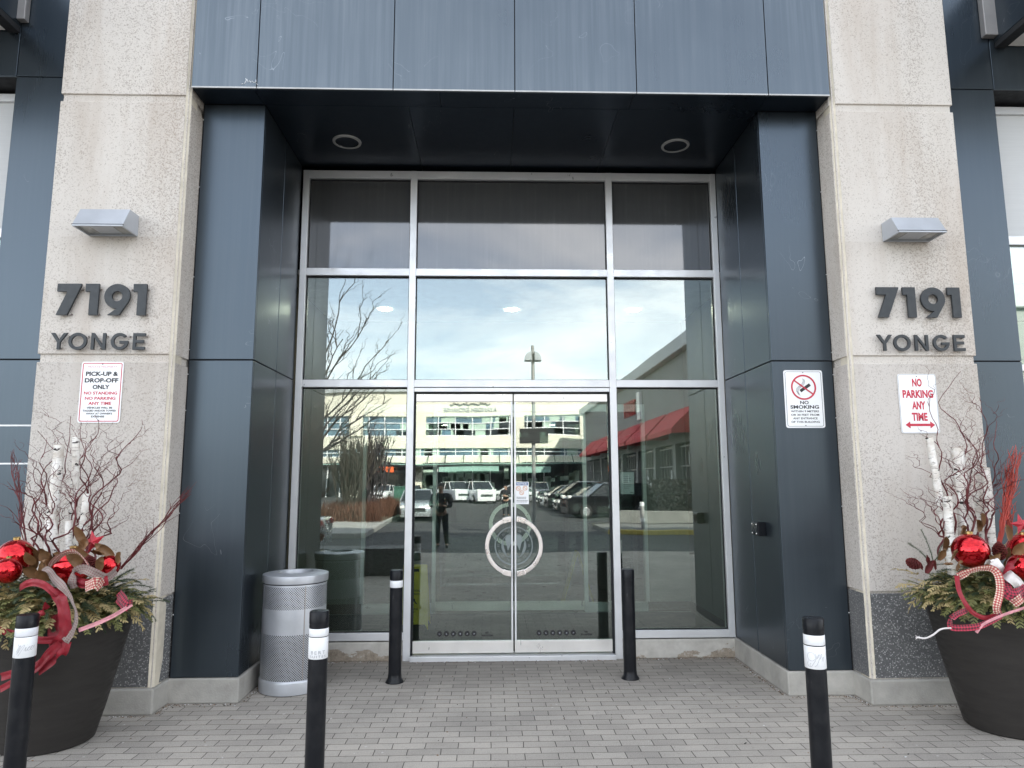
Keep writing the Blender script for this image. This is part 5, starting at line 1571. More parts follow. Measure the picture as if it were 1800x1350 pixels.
def greenery(C, label, seed, mix, ang0, ang1):
    rr = random.Random(seed); q = MB()
    for i in range(760):
        a = R(rr.uniform(ang0, ang1)); rad = 0.42 * rr.random() ** 0.5 + 0.02
        top = 0.03 + 0.16 * max(0, 1 - (rad / 0.46) ** 2)
        p = C + Vector((rad * math.cos(a), rad * math.sin(a), rr.uniform(-0.01, top)))
        out = rr.uniform(.5, 1.0)
        d = Vector((math.cos(a) * out, math.sin(a) * out, rr.uniform(-.35, .6) if rad > .30 else rr.uniform(.2, .9)))
        kd = rr.choices(('spruce', 'cedar', 'straw'), mix)[0]
        sprig(q, p, d, rr.uniform(.09, .20), kd, rr)
    for i in range(110):
        a = R(rr.uniform(0, 360)); rad = rr.uniform(0.05, 0.30)
        p = C + Vector((rad * math.cos(a), rad * math.sin(a), 0.03))
        sprig(q, p, Vector((math.cos(a) * .6, math.sin(a) * .6, rr.uniform(.4, 1))), rr.uniform(.12, .2), rr.choices(('spruce', 'cedar', 'straw'), mix)[0], rr)
    return q
q = greenery(PL, '', 21, (4, 4.5, 3.2), -175, 20)
rr = random.Random(3)
for (u, v, du, dv) in ((232, 1010, .9, .35), (238, 1020, 1, .25), (225, 1008, .7, .6), (240, 1035, 1, .0)):
    sprig(q, at(u - 22, v + 12, 4.3), (du, -.2, dv), rr.uniform(.14, .2), 'spruce', rr)
tag(q.build('evergreen_cuttings', ('green1', 'green2', 'green3'), None, fix=False, origin=PL), 'olive and straw coloured evergreen sprays spilling over the rim of the left planter', 'greenery', kind='stuff')
q = greenery(PR, '', 22, (2.5, 5, 2.2), 160, 340)
for (u, v, du, dv, L) in ((1640, 985, -.2, 1, .20), (1632, 985, -.7, .9, .17), (1648, 985, .25, 1, .17), (1640, 990, .6, .8, .12)):
    sprig(q, at(u, v, 4.35), (du, -.05, dv), L, 'spruce', rr)
for (u, v, du, dv) in ((1612, 1010, -1, .5), (1615, 1030, -1, .35)):
    sprig(q, at(u, v, 4.3), (du, -.2, dv), .17, 'straw', rr)
tag(q.build('evergreen_cuttings', ('green1', 'green2', 'green3'), None, fix=False, origin=PR), 'yellow green cedar sprays spilling over the rim of the right planter', 'greenery', kind='stuff')

# ribbons
def ribbon(name, px, width, mat, label, sides=None, n=7):
    """px: list of (u, v, depth) points the ribbon runs through"""
    P = smooth_path([at(u, v, Y) for u, v, Y in px], n)
    sd = None
    if sides:
        sd = []
        m = len(P)
        for i in range(m):
            f = i / (m - 1) * (len(sides) - 1); a = int(min(f, len(sides) - 2)); t = f - a
            sd.append(Vector(sides[a]).lerp(Vector(sides[a + 1]), t))
    q = MB(); q.ribbon(P, width, sd)
    o = q.build(name, mat, None, smooth=True, origin=P[0], fix=False)
    return tag(o, label, 'ribbon', 'decorative ribbons of the planters')
Vt, Hz, Dp = (0.1, 0, 1), (1, -.1, .1), (0.2, -1, 0.1)
ribbon('satin_ribbon', [(34, 1034, 4.12), (46, 1026, 4.06), (62, 1024, 4.02), (80, 1030, 4.0), (96, 1044, 4.0), (104, 1052, 4.02)], 0.040, 'satin', 'red satin band crossing the greenery of the left planter to its hanging loop', [Vt, Vt, Vt, (.4, 0, .9), (.6, -.2, .6)])
ribbon('satin_ribbon', [(98, 1036, 4.06), (106, 1050, 4.0), (112, 1074, 3.985), (115, 1102, 3.985), (110, 1122, 3.99), (100, 1130, 4.02), (96, 1116, 4.05), (97, 1080, 4.08)], 0.070, 'satin', 'wide red satin loop hanging over the front of the left planter', [Hz, Hz, Hz, (.95, -.2, .2), Hz, Hz])
ribbon('satin_ribbon', [(84, 1062, 4.04), (76, 1072, 4.02), (70, 1086, 4.02), (62, 1090, 4.04)], 0.05, 'satin', 'short dark red satin fold left of the hanging loop, above the bollard', [Vt, (.5, 0, .8), Vt])
ribbon('satin_ribbon', [(108, 1130, 4.0), (88, 1150, 3.98), (62, 1172, 3.99), (30, 1182, 4.0), (2, 1190, 4.02)], 0.042, 'satin', 'red satin tail sweeping left behind the bollard, lowest on the pot', [Vt, Vt, Vt])
ribbon('satin_ribbon', [(104, 1124, 4.01), (70, 1125, 3.99), (36, 1118, 4.0), (8, 1110, 4.02), (-20, 1104, 4.05)], 0.038, 'satin', 'red satin tail crossing the pot to the left edge at bollard band height', [Vt, Vt, Vt])
ribbon('satin_ribbon', [(106, 1128, 4.0), (86, 1146, 3.99), (64, 1175, 3.98), (30, 1195, 4.0), (0, 1212, 4.02)], 0.034, 'satin', 'narrow red satin tail reaching the bottom left of the pot', [Vt, Vt, Vt])
ribbon('satin_ribbon', [(118, 1128, 3.99), (112, 1145, 3.98), (92, 1162, 3.99), (66, 1180, 4.0)], 0.05, 'satin', 'short red satin tail curving under the burlap tail', [Hz, (.7, 0, .6), Vt])
ribbon('satin_ribbon', [(120, 1010, 4.12), (140, 1024, 4.06), (160, 1026, 4.05), (190, 1020, 4.08)], 0.052, 'satin', 'short red satin band lying under the burlap loop in the left planter', [Vt, Vt, Vt])
ribbon('burlap_ribbon', [(205, 1002, 4.16), (186, 1016, 4.08), (166, 1008, 4.04), (148, 1000, 4.04), (132, 1006, 4.05), (126, 1022, 4.05), (130, 1034, 4.06)], 0.052, 'burlap', 'printed burlap loop arching before the small bauble of the left planter', [Vt, Vt, Vt, (.5, -.3, .7), (.8, -.2, .3), Hz])
ribbon('burlap_ribbon', [(72, 1010, 4.12), (84, 1003, 4.08), (96, 1018, 4.04), (112, 1034, 3.99), (126, 1056, 3.98), (134, 1084, 3.98), (126, 1110, 3.98), (114, 1128, 3.98)], 0.048, 'burlap', 'long printed burlap tail hanging down the front of the left planter', [Vt, Vt, (.6, 0, .7), (.75, -.5, .3), (.7, -.7, .2), (.9, -.4, .1), Hz])
ribbon('plaid_ribbon', [(92, 996, 4.14), (98, 984, 4.08), (112, 974, 4.05), (132, 970, 4.04), (148, 982, 4.04), (158, 1000, 4.06)], 0.045, 'cream', 'cream and red checked ribbon arching over the large bauble of the left planter', [(.2, -.8, .5), (.2, -.9, .4), (.1, -.9, .6), (.1, -.9, .6)])
ribbon('plaid_ribbon', [(150, 1032, 4.02), (162, 1026, 3.99), (172, 1024, 4.0), (178, 1032, 4.03)], 0.06, 'cream', 'short cream checked ribbon end in the middle of the left planter', [Vt, (.4, 0, 1), Vt])
ribbon('plaid_ribbon', [(206, 1046, 4.12), (214, 1056, 4.08), (224, 1064, 4.06), (232, 1060, 4.08)], 0.075, 'plaid', 'red and black checked ribbon end at the right rim of the left planter', [(.6, -.3, .8), (.5, -.3, .8), (.5, -.3, .8)])
ribbon('red_cord', [(232, 1062, 4.08), (200, 1082, 4.02), (170, 1096, 3.99), (138, 1108, 3.985)], 0.022, 'faded', 'twisted pink cord lying along the rim of the left planter', [Vt, Vt])
# right planter
ribbon('plaid_ribbon', [(1684, 1014, 4.10), (1700, 1006, 4.05), (1722, 1000, 4.03), (1744, 1000, 4.02), (1756, 1014, 4.0), (1758, 1040, 3.99), (1752, 1068, 3.98), (1756, 1082, 4.0)], 0.042, 'cream', 'cream and red checked ribbon looping over the cedar of the right planter', [(.2, -.6, .8), (.2, -.6, .8), (.2, -.6, .8), (.8, -.3, .4), Hz, Hz])
ribbon('satin_ribbon', [(1682, 1012, 4.08), (1686, 1038, 4.02), (1698, 1062, 3.99), (1712, 1078, 3.985), (1732, 1086, 3.99), (1752, 1080, 4.0)], 0.026, 'satin', 'narrow red ribbon loop hanging before the cedar of the right planter', [Hz, Hz, (.6, 0, .8), Vt])
ribbon('plaid_ribbon', [(1700, 1072, 4.0), (1682, 1080, 3.98), (1671, 1090, 3.98), (1672, 1102, 3.99), (1690, 1104, 3.98), (1716, 1102, 3.97), (1738, 1094, 3.98), (1760, 1082, 3.99)], 0.034, 'plaid', 'red and black checked ribbon lying lowest across the right pot', [Vt, (.5, 0, .8), (.9, 0, .3), (.2, 0, 1), Vt, Vt])
ribbon('sheer_ribbon', [(1736, 992, 4.06), (1746, 984, 4.03), (1754, 996, 4.02), (1758, 1006, 4.04)], 0.06, 'sheer', 'white sheer ribbon fold right of the large bauble in the right planter', [Hz, Hz, Hz])
ribbon('sheer_ribbon', [(1764, 1004, 4.04), (1776, 1014, 4.0), (1788, 1024, 4.0), (1794, 1036, 4.02)], 0.062, 'sheer', 'white sheer ribbon fold below the lower bauble at the right edge', [(.6, 0, .8), (.7, 0, .7), Hz])
ribbon('satin_ribbon', [(1758, 1012, 4.03), (1770, 1000, 4.0), (1782, 990, 3.99), (1788, 980, 4.02)], 0.045, 'satin', 'bright red satin fold rising beside the lower bauble of the right planter', [(.6, 0, .8), (.6, 0, .8)])
ribbon('plaid_ribbon', [(1764, 1020, 4.03), (1770, 1040, 4.0), (1784, 1046, 3.99), (1800, 1040, 4.0), (1812, 1030, 4.0)], 0.07, 'plaid', 'red and black checked bow at the right edge of the right planter', [Hz, (.5, 0, .8), Vt])
ribbon('plaid_ribbon', [(1780, 1062, 4.0), (1790, 1056, 3.98), (1796, 1050, 3.99)], 0.05, 'cream', 'short cream checked ribbon end near the right edge of the frame', [(.5, 0, -.8), (.5, 0, -.8)])
ribbon('red_cord', [(1716, 1112, 3.98), (1728, 1098, 3.97), (1756, 1084, 3.98), (1790, 1072, 4.0), (1815, 1064, 4.03)], 0.016, 'faded', 'pink cord with frayed end crossing the right pot', [Vt, Vt])
P = smooth_path([at(*c) for c in ((1672, 1104, 3.99), (1654, 1106, 4.0), (1640, 1116, 4.02), (1626, 1122, 4.04), (1612, 1120, 4.05))], 6)
q = MB(); q.tube(P, [0.005] * (len(P) - 3) + [0.006, 0.005, 0.002], 6)
for k in (-1, 0, 1): q.tube([P[-2], P[-1] + Vector((-.01, 0, .012 * k))], [.003, .0012], 4)
tag(q.build('frayed_cord', 'sheer', None, smooth=True, origin=P[0]), 'white frayed cord end hanging left off the right pot', 'cord')

# ------------------------------------------------------------------ across the car park (seen mirrored in the glass)
ZG = -0.40
def offset_path(path, d):
    out = []
    for i, p in enumerate(path):
        a = path[max(i - 1, 0)]; b = path[min(i + 1, len(path) - 1)]
        t = Vector((b[0] - a[0], b[1] - a[1])).normalized()
        out.append((p[0] - t.y * d, p[1] + t.x * d))
    return out
def wall_band(mb, path, z0, z1, th=0.4, inset=0.0):
    o = offset_path(path, -inset); i_ = offset_path(path, -inset - th)
    for k in range(len(path) - 1):
        q = [o[k], o[k + 1], i_[k + 1], i_[k]]
        mb.slab(q, z0, z1)
# path runs so that its left-hand normal faces the car park (+Y)
arcp = [(-12 - 20 * math.sin(R(a)), -86 + 20 * math.cos(R(a))) for a in range(75, 0, -5)]
path = [( 15.0 - 0.0, -66.0)]
path = [(p[0], p[1]) for p in arcp] + [(-12.0, -66.0), (-6, -66), (0, -66), (6, -66), (15, -66)]
path = path[::-1]
path = [(x, y) for x, y in path]
OB = thing('office_block', (0, -70, ZG), 'long cream office block with ribbon windows and a curved end across the car park', 'building')
def facing(pth):                                            # make the outer side +Y
    t = Vector((pth[1][0] - pth[0][0], pth[1][1] - pth[0][1]))
    return pth if -t.y * 0 + t.x * 1 > 0 else pth[::-1]
path = facing(path)
q = MB()
for z0, z1 in ((3.5, 4.15), (5.05, 6.45), (8.75, 11.5)):
    wall_band(q, path, z0, z1, 0.5)
for x in (-15.2, -8.2, 2.9, 10.9, 14.4):
    q.box(x - 0.45, x + 0.45, -66.6, -65.94, ZG, 3.5); q.box(x - 0.75, x + 0.75, -66.5, -65.97, 6.45, 8.75)
q.build('wall', 'creamwall', OB)
q = MB(); wall_band(q, path, 11.5, 12.2, 0.9, -0.35); q.build('roof_edge', 'roofmetal', OB)
q = MB(); wall_band(q, path, 6.45, 8.75, 0.1, 0.3); wall_band(q, path, 4.15, 5.05, 0.1, 0.3)
rb = q.build('window_band', 'bluewin', OB)
q = MB(); wall_band(q, path, ZG, 3.5, 0.1, 1.2); q.build('shopfront_glass', 'darkwin', OB)
q = MB()
for z in (6.45, 7.2, 7.95, 8.70, 4.15, 5.0, 4.6):
    wall_band(q, path, z, z + 0.09, 0.14, 0.18)
L = 0
for i in range(len(path) - 1):
    a, b = Vector((*path[i], 0)), Vector((*path[i + 1], 0)); n = max(1, int((b - a).length / 1.9))
    for k in range(n):
        p = a.lerp(b, k / n); t = (b - a).normalized(); nn = Vector((-t.y, t.x, 0))
        p = p - nn * 0.22
        for z0, z1 in ((6.5, 8.7), (4.2, 5.0)):
            q.obox((p.x, p.y, (z0 + z1) / 2), t, nn, (0, 0, 1), 0.05, 0.05, (z1 - z0) / 2)
        if k % 2 == 0:
            q.obox((p.x, p.y - 0.85, (ZG + 3.5) / 2), t, nn, (0, 0, 1), 0.06, 0.06, (3.5 - ZG) / 2)
q.build('mullions', 'white', OB)
rr = random.Random(11)
q = MB()
for i in range(60):
    x = rr.uniform(-11, 14); z0, z1 = rr.choice(((6.55, 7.15), (7.3, 7.9), (8.05, 8.65), (4.25, 4.95), (6.55, 7.9)))
    q.box(x, x + rr.uniform(.8, 1.8), -66.29, -66.27, z0, z1)
q.build('window_blinds', 'greenblind', OB)
q = MB()
for i in range(16):
    x = rr.uniform(-11, 14); z0, z1 = rr.choice(((6.55, 7.15), (7.3, 7.9), (4.25, 4.95), (6.55, 7.15)))
    q.box(x, x + rr.uniform(1.2, 3.0), -66.265, -66.25, z0, z1)
q.build('dark_rooms', 'darkwin', OB)
q = MB()
for i in range(26):
    x = rr.uniform(-10, 13); z0 = rr.uniform(0.2, 1.6)
    q.box(x, x + rr.uniform(.3, 1.4), -67.05, -67.02, z0, z0 + rr.uniform(.4, 1.5))
q.build('shop_posters', 'greenblind', OB)
q = MB(); q.box(-30, 14.5, -65.9, -63.6, 3.22, 3.30)
cnp = q.build('glass_canopy', 'greenglass', OB)
q = MB()
for x in range(-29, 15, 2):
    q.tube([(x, -63.7, 3.3), (x, -65.9, 4.4)], 0.05, 6); q.box(x - .05, x + .05, -65.9, -63.6, 3.10, 3.2)
q.box(-30, 14.5, -63.7, -63.6, 3.02, 3.2)
q.build('canopy_steel', 'joint', cnp)
q = MB(); q.box(-5.6, 0.9, -63.62, -63.56, 2.45, 2.98); q.box(2.2, 6.5, -63.62, -63.56, 2.3, 2.95); q.build('sign_board', 'greenglass', OB)
q = MB(); q.box(-13.2, -10.6, -63.62, -63.56, 2.35, 2.95); q.build('orange_sign_board', 'conorange', OB)
q = MB(); q.text('AYANDEH EXCHANGE', 0.6, -2.4, -65.97, 9.25, width=6.0, height=0.46, depth=0.08, face=1, offset=0.01); q.build('raised_lettering', 'mastic', OB)
q = MB()
for k in range(9):
    x = -4.6 + k * 0.5
    q.tube(smooth_path([(x, -65.9, 10.1), (x + .15, -65.9, 9.95 + .2 * (k % 2)), (x + .35, -65.9, 10.05), (x + .45, -65.9, 10.3 - .1 * (k % 3))], 4), 0.06, 5)
q.build('script_lettering', 'ink', OB)

# shops with red awnings along the right
RB = thing('shop_row', (10, -38, ZG), 'grey shop row with red awnings and a pale metal roof edge beside the car park', 'building')
q = MB(); q.box(10.0, 22, -62, -15.5, 3.4, 8.2)
for y in range(-60, -15, 5): q.box(9.98, 10.6, y - .3, y + .3, ZG, 3.4)
q.build('wall', 'greywall', RB)
q = MB(); q.box(9.6, 22.2, -62.2, -15.3, 8.2, 8.9); q.build('roof_edge', 'roofmetal', RB, bevel=0.05)
q = MB(); q.box(10.35, 10.5, -62, -15.5, ZG, 3.4); q.build('shop_window', 'darkwin', RB)
q = MB()
for k in range(66):
    y = -61.5 + k * 0.7
    q.box(10.25, 10.36, y - .04, y + .04, ZG + .3, 3.3)
for z in (0.1, 1.0, 2.2, 3.2): q.box(10.26, 10.35, -61.8, -15.7, z, z + .07)
q.build('mullions', 'mastic', RB)
q = MB()
for k in range(46):
    y = rr.uniform(-60, -17); z = rr.choice((1.1, 1.5, 2.3, 0.6)); q.box(10.31, 10.345, y, y + rr.uniform(.25, .6), z, z + rr.uniform(.3, .8))
q.build('window_posters', 'blind', RB)
for k, y in enumerate((-56, -50, -44, -38, -32, -26)):
    q = MB()
    a = [q.V((9.95, y, 5.2)), q.V((9.95, y + 5.4, 5.2)), q.V((8.7, y + 5.4, 3.95)), q.V((8.7, y, 3.95)), q.V((8.7, y + 5.4, 3.70)), q.V((8.7, y, 3.70)), q.V((9.95, y, 3.70)), q.V((9.95, y + 5.4, 3.70))]
    q.face([a[0], a[1], a[2], a[3]]); q.face([a[3], a[2], a[4], a[5]]); q.face([a[0], a[3], a[5], a[6]]); q.face([a[1], a[7], a[4], a[2]])
    q.build('awning', 'awning', RB)
q = MB()
for k, y in enumerate((-38.4, -37.6, -36.8, -36.0, -35.2)):
    q.box(9.85, 9.98, y, y + .12, 5.9, 7.0); q.box(9.85, 9.98, y + .12, y + .45, 6.8, 6.95); q.box(9.85, 9.98, y + .12, y + .40, 6.3, 6.42)
q.build('raised_sign', 'awning', RB)
q = MB(); q.box(9.8, 9.98, -33.8, -32.9, 5.4, 7.3); q.build('sign_panel', 'sign_white', RB)

# lamp post with a board
t = thing('lamp_post', (1.44, -11.2, ZG), 'tall grey lamp post with twin hooded heads standing in the drive behind the viewer', 'lamp post')
q = MB(); q.tube([(1.44, -11.2, ZG), (1.44, -11.2, 6.2)], [0.075, 0.055], 12); q.build('pole', 'mastic', t, smooth=True)
q = MB()
for s in (-1, 1):
    q.prism([(1.44 + s * 0.05, 5.65), (1.44 + s * .28, 5.65), (1.44 + s * .27, 5.78), (1.44 + s * .20, 5.90), (1.44 + s * .05, 5.97)], -11.4, -11.0)
q.build('lamp_head', 'lampgrey', t)
q = MB(); q.box(0.95, 1.95, -11.13, -11.08, 2.75, 3.25); q.build('board', 'ink', t, bevel=0.01)

# cars
def car(x, y, head, paint, label, L=4.5, W=1.8, H=1.45, suv=False):
    t = thing('parked_car', (x, y, ZG), label, 'car', 'cars in the car park')
    ca, sa = math.cos(head), math.sin(head)
    T = lambda p: Vector((x + p[0] * ca - p[1] * sa, y + p[0] * sa + p[1] * ca, ZG + p[2]))
    h = H
    low = 0.22
    if suv: prof = [(-.5, .62, .5), (-.495, .95, .48), (-.46, .98, .475), (-.40, .985, .47), (.10, .96, .47), (.26, .80, .46), (.46, .72, .43), (.5, .55, .40)]
    else: prof = [(-.5, .60, .42), (-.49, .66, .44), (-.34, .69, .47), (-.20, .70, .48), (.16, .68, .48), (.28, .64, .47), (.47, .54, .43), (.5, .42, .38)]
    bel = 0.62 if suv else 0.64
    q = MB(); rows = []
    for fx, fz, fw in prof:
        zt = min(fz, bel) * h; w = fw * W
        rows.append([q.V(T((fx * L, -w * .94, low))), q.V(T((fx * L, -w, low + .25))), q.V(T((fx * L, -w * .99, zt - .06))), q.V(T((fx * L, -w * .90, zt))), q.V(T((fx * L, w * .90, zt))), q.V(T((fx * L, w * .99, zt - .06))), q.V(T((fx * L, w, low + .25))), q.V(T((fx * L, w * .94, low)))])
    for a, b in zip(rows, rows[1:]):
        for j in range(8):
            q.face([a[j], a[(j + 1) % 8], b[(j + 1) % 8], b[j]])
    q.face(rows[0]); q.face(rows[-1][::-1])
    body = q.build('body', paint, t, smooth=True)
    zb = bel * h - .01
    cab = [(-.47, -.38, .5), (-.44, -.30, 1)] if suv else [(-.42, -.22, .5), (-.36, -.18, 1)]
    xr0, xr1, xf1, xf0 = ((-.485, -.40, .08, .27) if suv else (-.40, -.23, .08, .26))
    q = MB(); lo = [(xr0 * L, W * .45), (xf0 * L, W * .44)]; hi = [(xr1 * L, W * .37), (xf1 * L, W * .37)]
    v = [q.V(T((lo[0][0], -lo[0][1], zb))), q.V(T((lo[1][0], -lo[1][1], zb))), q.V(T((lo[1][0], lo[1][1], zb))), q.V(T((lo[0][0], lo[0][1], zb))),
         q.V(T((hi[0][0], -hi[0][1], h - .03))), q.V(T((hi[1][0], -hi[1][1], h - .03))), q.V(T((hi[1][0], hi[1][1], h - .03))), q.V(T((hi[0][0], hi[0][1], h - .03)))]
    for f in ((0, 1, 5, 4), (1, 2, 6, 5), (2, 3, 7, 6), (3, 0, 4, 7)): q.face([v[i] for i in f])
    q.build('windows', 'carglass', t)
    q = MB()
    def P(f, g, z): return T((f * L, g * W, z))
    tops = [P(xr1 - .01, -.375, h - .035), P(xf1 + .01, -.375, h - .035), P(xf1 + .01, .375, h - .035), P(xr1 - .01, .375, h - .035)]
    a = [q.V(p) for p in tops]; b = [q.V(p + Vector((0, 0, .04))) for p in [P(xr1 + .02, -.33, h - .03), P(xf1 - .02, -.33, h - .03), P(xf1 - .02, .33, h - .03), P(xr1 + .02, .33, h - .03)]]
    q.face(b)
    for i in range(4): q.face([a[i], a[(i + 1) % 4], b[(i + 1) % 4], b[i]])
    for g in (-1, 1):
        for f0, f1 in ((xr0, xr1), (xf0, xf1), (-.12, -.12)):
            q.tube([P(f0, g * .452, zb), P(f1, g * .373, h - .03)], 0.035, 6)
    q.build('roof', paint, t, smooth=True)
    for fx in (-.31, .31):
        for g in (-1, 1):
            c = T((fx * L, g * W * .46, .33)); ax = Vector((-sa * g, ca * g, 0))
            q = MB(); q.tube([c - ax * .10, c - ax * .09, c + ax * .07, c + ax * .09], [.28, .33, .33, .29], 24); w = q.build('wheel', 'rubber', t, smooth=True)
            q = MB(); q.tube([c + ax * .085, c + ax * .094], [.21, .19], 20); q.build('rim', 'rim', w)
    for g in (-1, 1):
        c = T((.478 * L, g * W * .33, (.47 if not suv else .60) * h)); q = MB(); q.obox(c, (ca, sa, 0), (-sa, ca, 0), (0, 0, 1), .09, .17, .07); q.build('headlight', 'headl', t, bevel=.03)
        c = T((-.492 * L, g * W * .36, (.56 if not suv else .66) * h)); q = MB(); q.obox(c, (ca, sa, 0), (-sa, ca, 0), (0, 0, 1), .06, .15, .08); q.build('tail_light', 'taill', t, bevel=.03)
    q = MB(); q.obox(T((.497 * L, 0, .36 * h)), (ca, sa, 0), (-sa, ca, 0), (0, 0, 1), .02, W * .26, .09); q.build('grille', 'joint', t)
    return t
car(-3.6, -22.0, R(86), 'carsilver', 'silver saloon with headlights on driving towards the entrance')
car(-6.75, -6.9, R(180), 'carsilver', 'silver saloon stopped crosswise in the drive close to the bare tree')
car(-3.0, -48.5, R(70), 'carwhite', 'white people carrier far off beside the traffic cones', 4.7, 1.9, 1.75, True)
car(-0.9, -46.5, R(75), 'carwhite', 'nearer and right hand one of two white utility cars parked side by side far off', 4.7, 1.9, 1.75, True)
car(2.0, -50.0, R(180), 'carwhite', 'white saloon seen side on far off before the shopfronts')
car(6.2, -24.5, R(172), 'carblack', 'black utility car parked nearest the entrance before the red awnings', 4.7, 1.9, 1.72, True)
car(6.0, -28.3, R(174), 'carblack', 'black saloon parked second in the row before the awnings')
car(5.8, -32.0, R(174), 'carblack', 'black utility car parked third in the row before the awnings', 4.7, 1.9, 1.72, True)
car(5.7, -36.0, R(174), 'carsilver', 'silver saloon parked fourth in the row before the awnings')
car(5.6, -40.0, R(174), 'carblack', 'black saloon parked last in the row before the awnings')
car(-7.4, -52.5, R(90), 'carblack', 'black saloon parked nose out far off left of the white people carrier')
car(4.6, -54.5, R(90), 'carsilver', 'silver utility car far off between the white saloon and the shop row', 4.7, 1.9, 1.7, True)
car(-10.2, -54.0, R(95), 'carwhite', 'white saloon far off behind the rust coloured grass')
for x, y, l in ((-4.9, -40.5, 'orange traffic cone left of its twin near the white cars'), (-3.7, -41.0, 'orange traffic cone right of its twin near the white cars')):
    t = thing('traffic_cone', (x, y, ZG), l, 'traffic cone', 'orange traffic cones')
    q = MB(); q.lathe([(.17, .04), (.03, .72)], (x, y, ZG), 20, True, True); q.build('body', 'conorange', t, smooth=True)
    q = MB(); q.box(x - .21, x + .21, y - .21, y + .21, ZG + .002, ZG + .04); q.build('foot', 'conorange', t, bevel=.01)
    q = MB(); q.lathe([(.118, .30), (.085, .46)], (x, y, ZG), 20, False, False); q.build('band', 'white', t)

# signs, cabinets and hedges of the planting bed
x, y = -6.7, -24.0
t = thing('do_not_enter_sign', (x, y, -.22), 'do not enter traffic sign with red disc on a post by the bare shrubs', 'road sign')
q = MB(); q.tube([(x, y - .03, -.22), (x, y - .03, 2.75)], .03, 8); q.build('post', 'mastic', t)
q = MB(); q.box(x - .34, x + .34, y - .01, y + .01, 1.55, 2.72); q.build('plate', 'mastic', t, bevel=.004)
q = MB(); q.disc(x, 2.35, .25, y + .0105, y + .014, 28); q.build('disc', 'red', t)
q = MB(); q.box(x - .17, x + .17, y + .0145, y + .017, 2.31, 2.39); q.build('bar', 'sign_white', t)
x, y = -5.0, -26.5
t = thing('utility_cabinet', (x, y, -.22), 'green utility cabinet standing among the rust coloured grasses', 'cabinet')
q = MB(); q.box(x - .4, x + .4, y - .3, y + .3, -.22, 1.1); q.build('case', 'boxgreen', t, bevel=.02)
q = MB(); q.box(x - .44, x + .44, y - .34, y + .34, 1.1, 1.18); q.build('lid', 'boxgreen', t, bevel=.02)
q = MB(); q.box(x + .52, x + .86, y - .2, y + .2, -.22, .85)
tag(q.build('meter_box', 'white', None, origin=(x + .69, y, -.22), bevel=.02), 'white meter box right beside the green cabinet', 'cabinet')

def bare_tree(name, base, h, seed, mat, label, lean=(0, 0), trunks=1, r0=0.12, levels=4, spread=0.6, cat='tree', upfix=0.25, ratio=.52):
    rr = random.Random(seed); q = MB(); tw = MB()
    def grow(p, d, L, r, lev):
        n = 5; pts = [p]; c = p.copy(); v = d.normalized()
        for i in range(n):
            v = (v + Vector((rr.uniform(-.14, .14), rr.uniform(-.14, .14), rr.uniform(-.04, .10)))).normalized()
            c = c + v * (L / n); pts.append(c.copy())
        (q if lev >= levels - 1 else tw).tube(pts, [r * (1 - .45 * i / n) for i in range(n + 1)], 6 if lev > 2 else 4, False)
        if lev == 0: return
        for k in range(rr.randint(3, 4)):
            i = rr.randint(2, n)
            ax = Vector((rr.uniform(-1, 1), rr.uniform(-1, 1), rr.uniform(-.2, .6))).normalized()
            dd = (pts[i] - pts[i - 1]).normalized() * (1 - spread * .5) + ax * spread + Vector((0, 0, upfix))
            grow(pts[i], dd, L * rr.uniform(.52, .74), r * ratio, lev - 1)
    b = Vector(base)
    t = thing(name, b, label, cat)
    for k in range(trunks):
        d = Vector((lean[0] + rr.uniform(-.32, .32) * (trunks > 1), lean[1] + rr.uniform(-.3, .3) * (trunks > 1), 1))
        grow(b + Vector((rr.uniform(-.2, .2), rr.uniform(-.2, .2), 0)) * (trunks > 1), d, h * .42 * rr.uniform(.8, 1.15), r0, levels)
    q.build('trunk', mat, t, smooth=True, fix=False)
    tw.build('crown', mat, t, smooth=False, fix=False)
t = thing('bare_tree', (-8.0, -12.5, -.22), 'bare tree with long dark limbs reaching over the drive towards the lamp post', 'tree')
trunk = wander(Vector((-8.0, -12.5, -.22)), Vector((-7.4, -12.5, 2.6)), .1, 3.3, 8)
q = MB(); q.tube(trunk, [.17 - .006 * i for i in range(9)], 10); q.build('trunk', 'bark2', t, smooth=True, fix=False)
q = MB(); rr = random.Random(41)
def limb(p, e, r, lev, seed, amp=.28):
    pts = wander(p, e, amp, seed, 14); pts[0] = p
    q.tube(pts, [r * (1 - .72 * i / 14) for i in range(15)], 5, False)
    if lev == 0: return
    for _ in range(6 if lev > 1 else 4):
        i = rr.randint(3, 13); L = (e - p).length * rr.uniform(.22, .42)
        d = ((pts[i] - pts[i - 1]).normalized() + Vector((rr.uniform(-.7, .7), rr.uniform(-.5, .5), rr.uniform(-.15, .75)))).normalized()
        limb(pts[i], pts[i] + d * L, max(.011, r * .55 * (1 - .4 * i / 14)), lev - 1, rr.random() * 90, .16)
for k, (u, v) in enumerate(((682, 700), (668, 612), (612, 512), (642, 566), (655, 650), (640, 742), (600, 600), (560, 480), (676, 668))):
    limb(trunk[5 + k % 4], Vector(((u - 863) / 1220 * 25.2, -12.5 + rr.uniform(-1.0, 1.0), 1.55 + (843 - v) / 1220 * 25.2)), .055, 2, k * 7.7 + 2)
q.build('crown', 'bark2', t, fix=False)
bare_tree('bare_shrub', (-6.4, -19.5, -.22), 4.4, 9, 'bark', 'grey many stemmed bare shrub in the planting bed, nearer to the entrance', (0, 0), 30, 0.035, 3, 0.34, 'shrub', .5, .70)
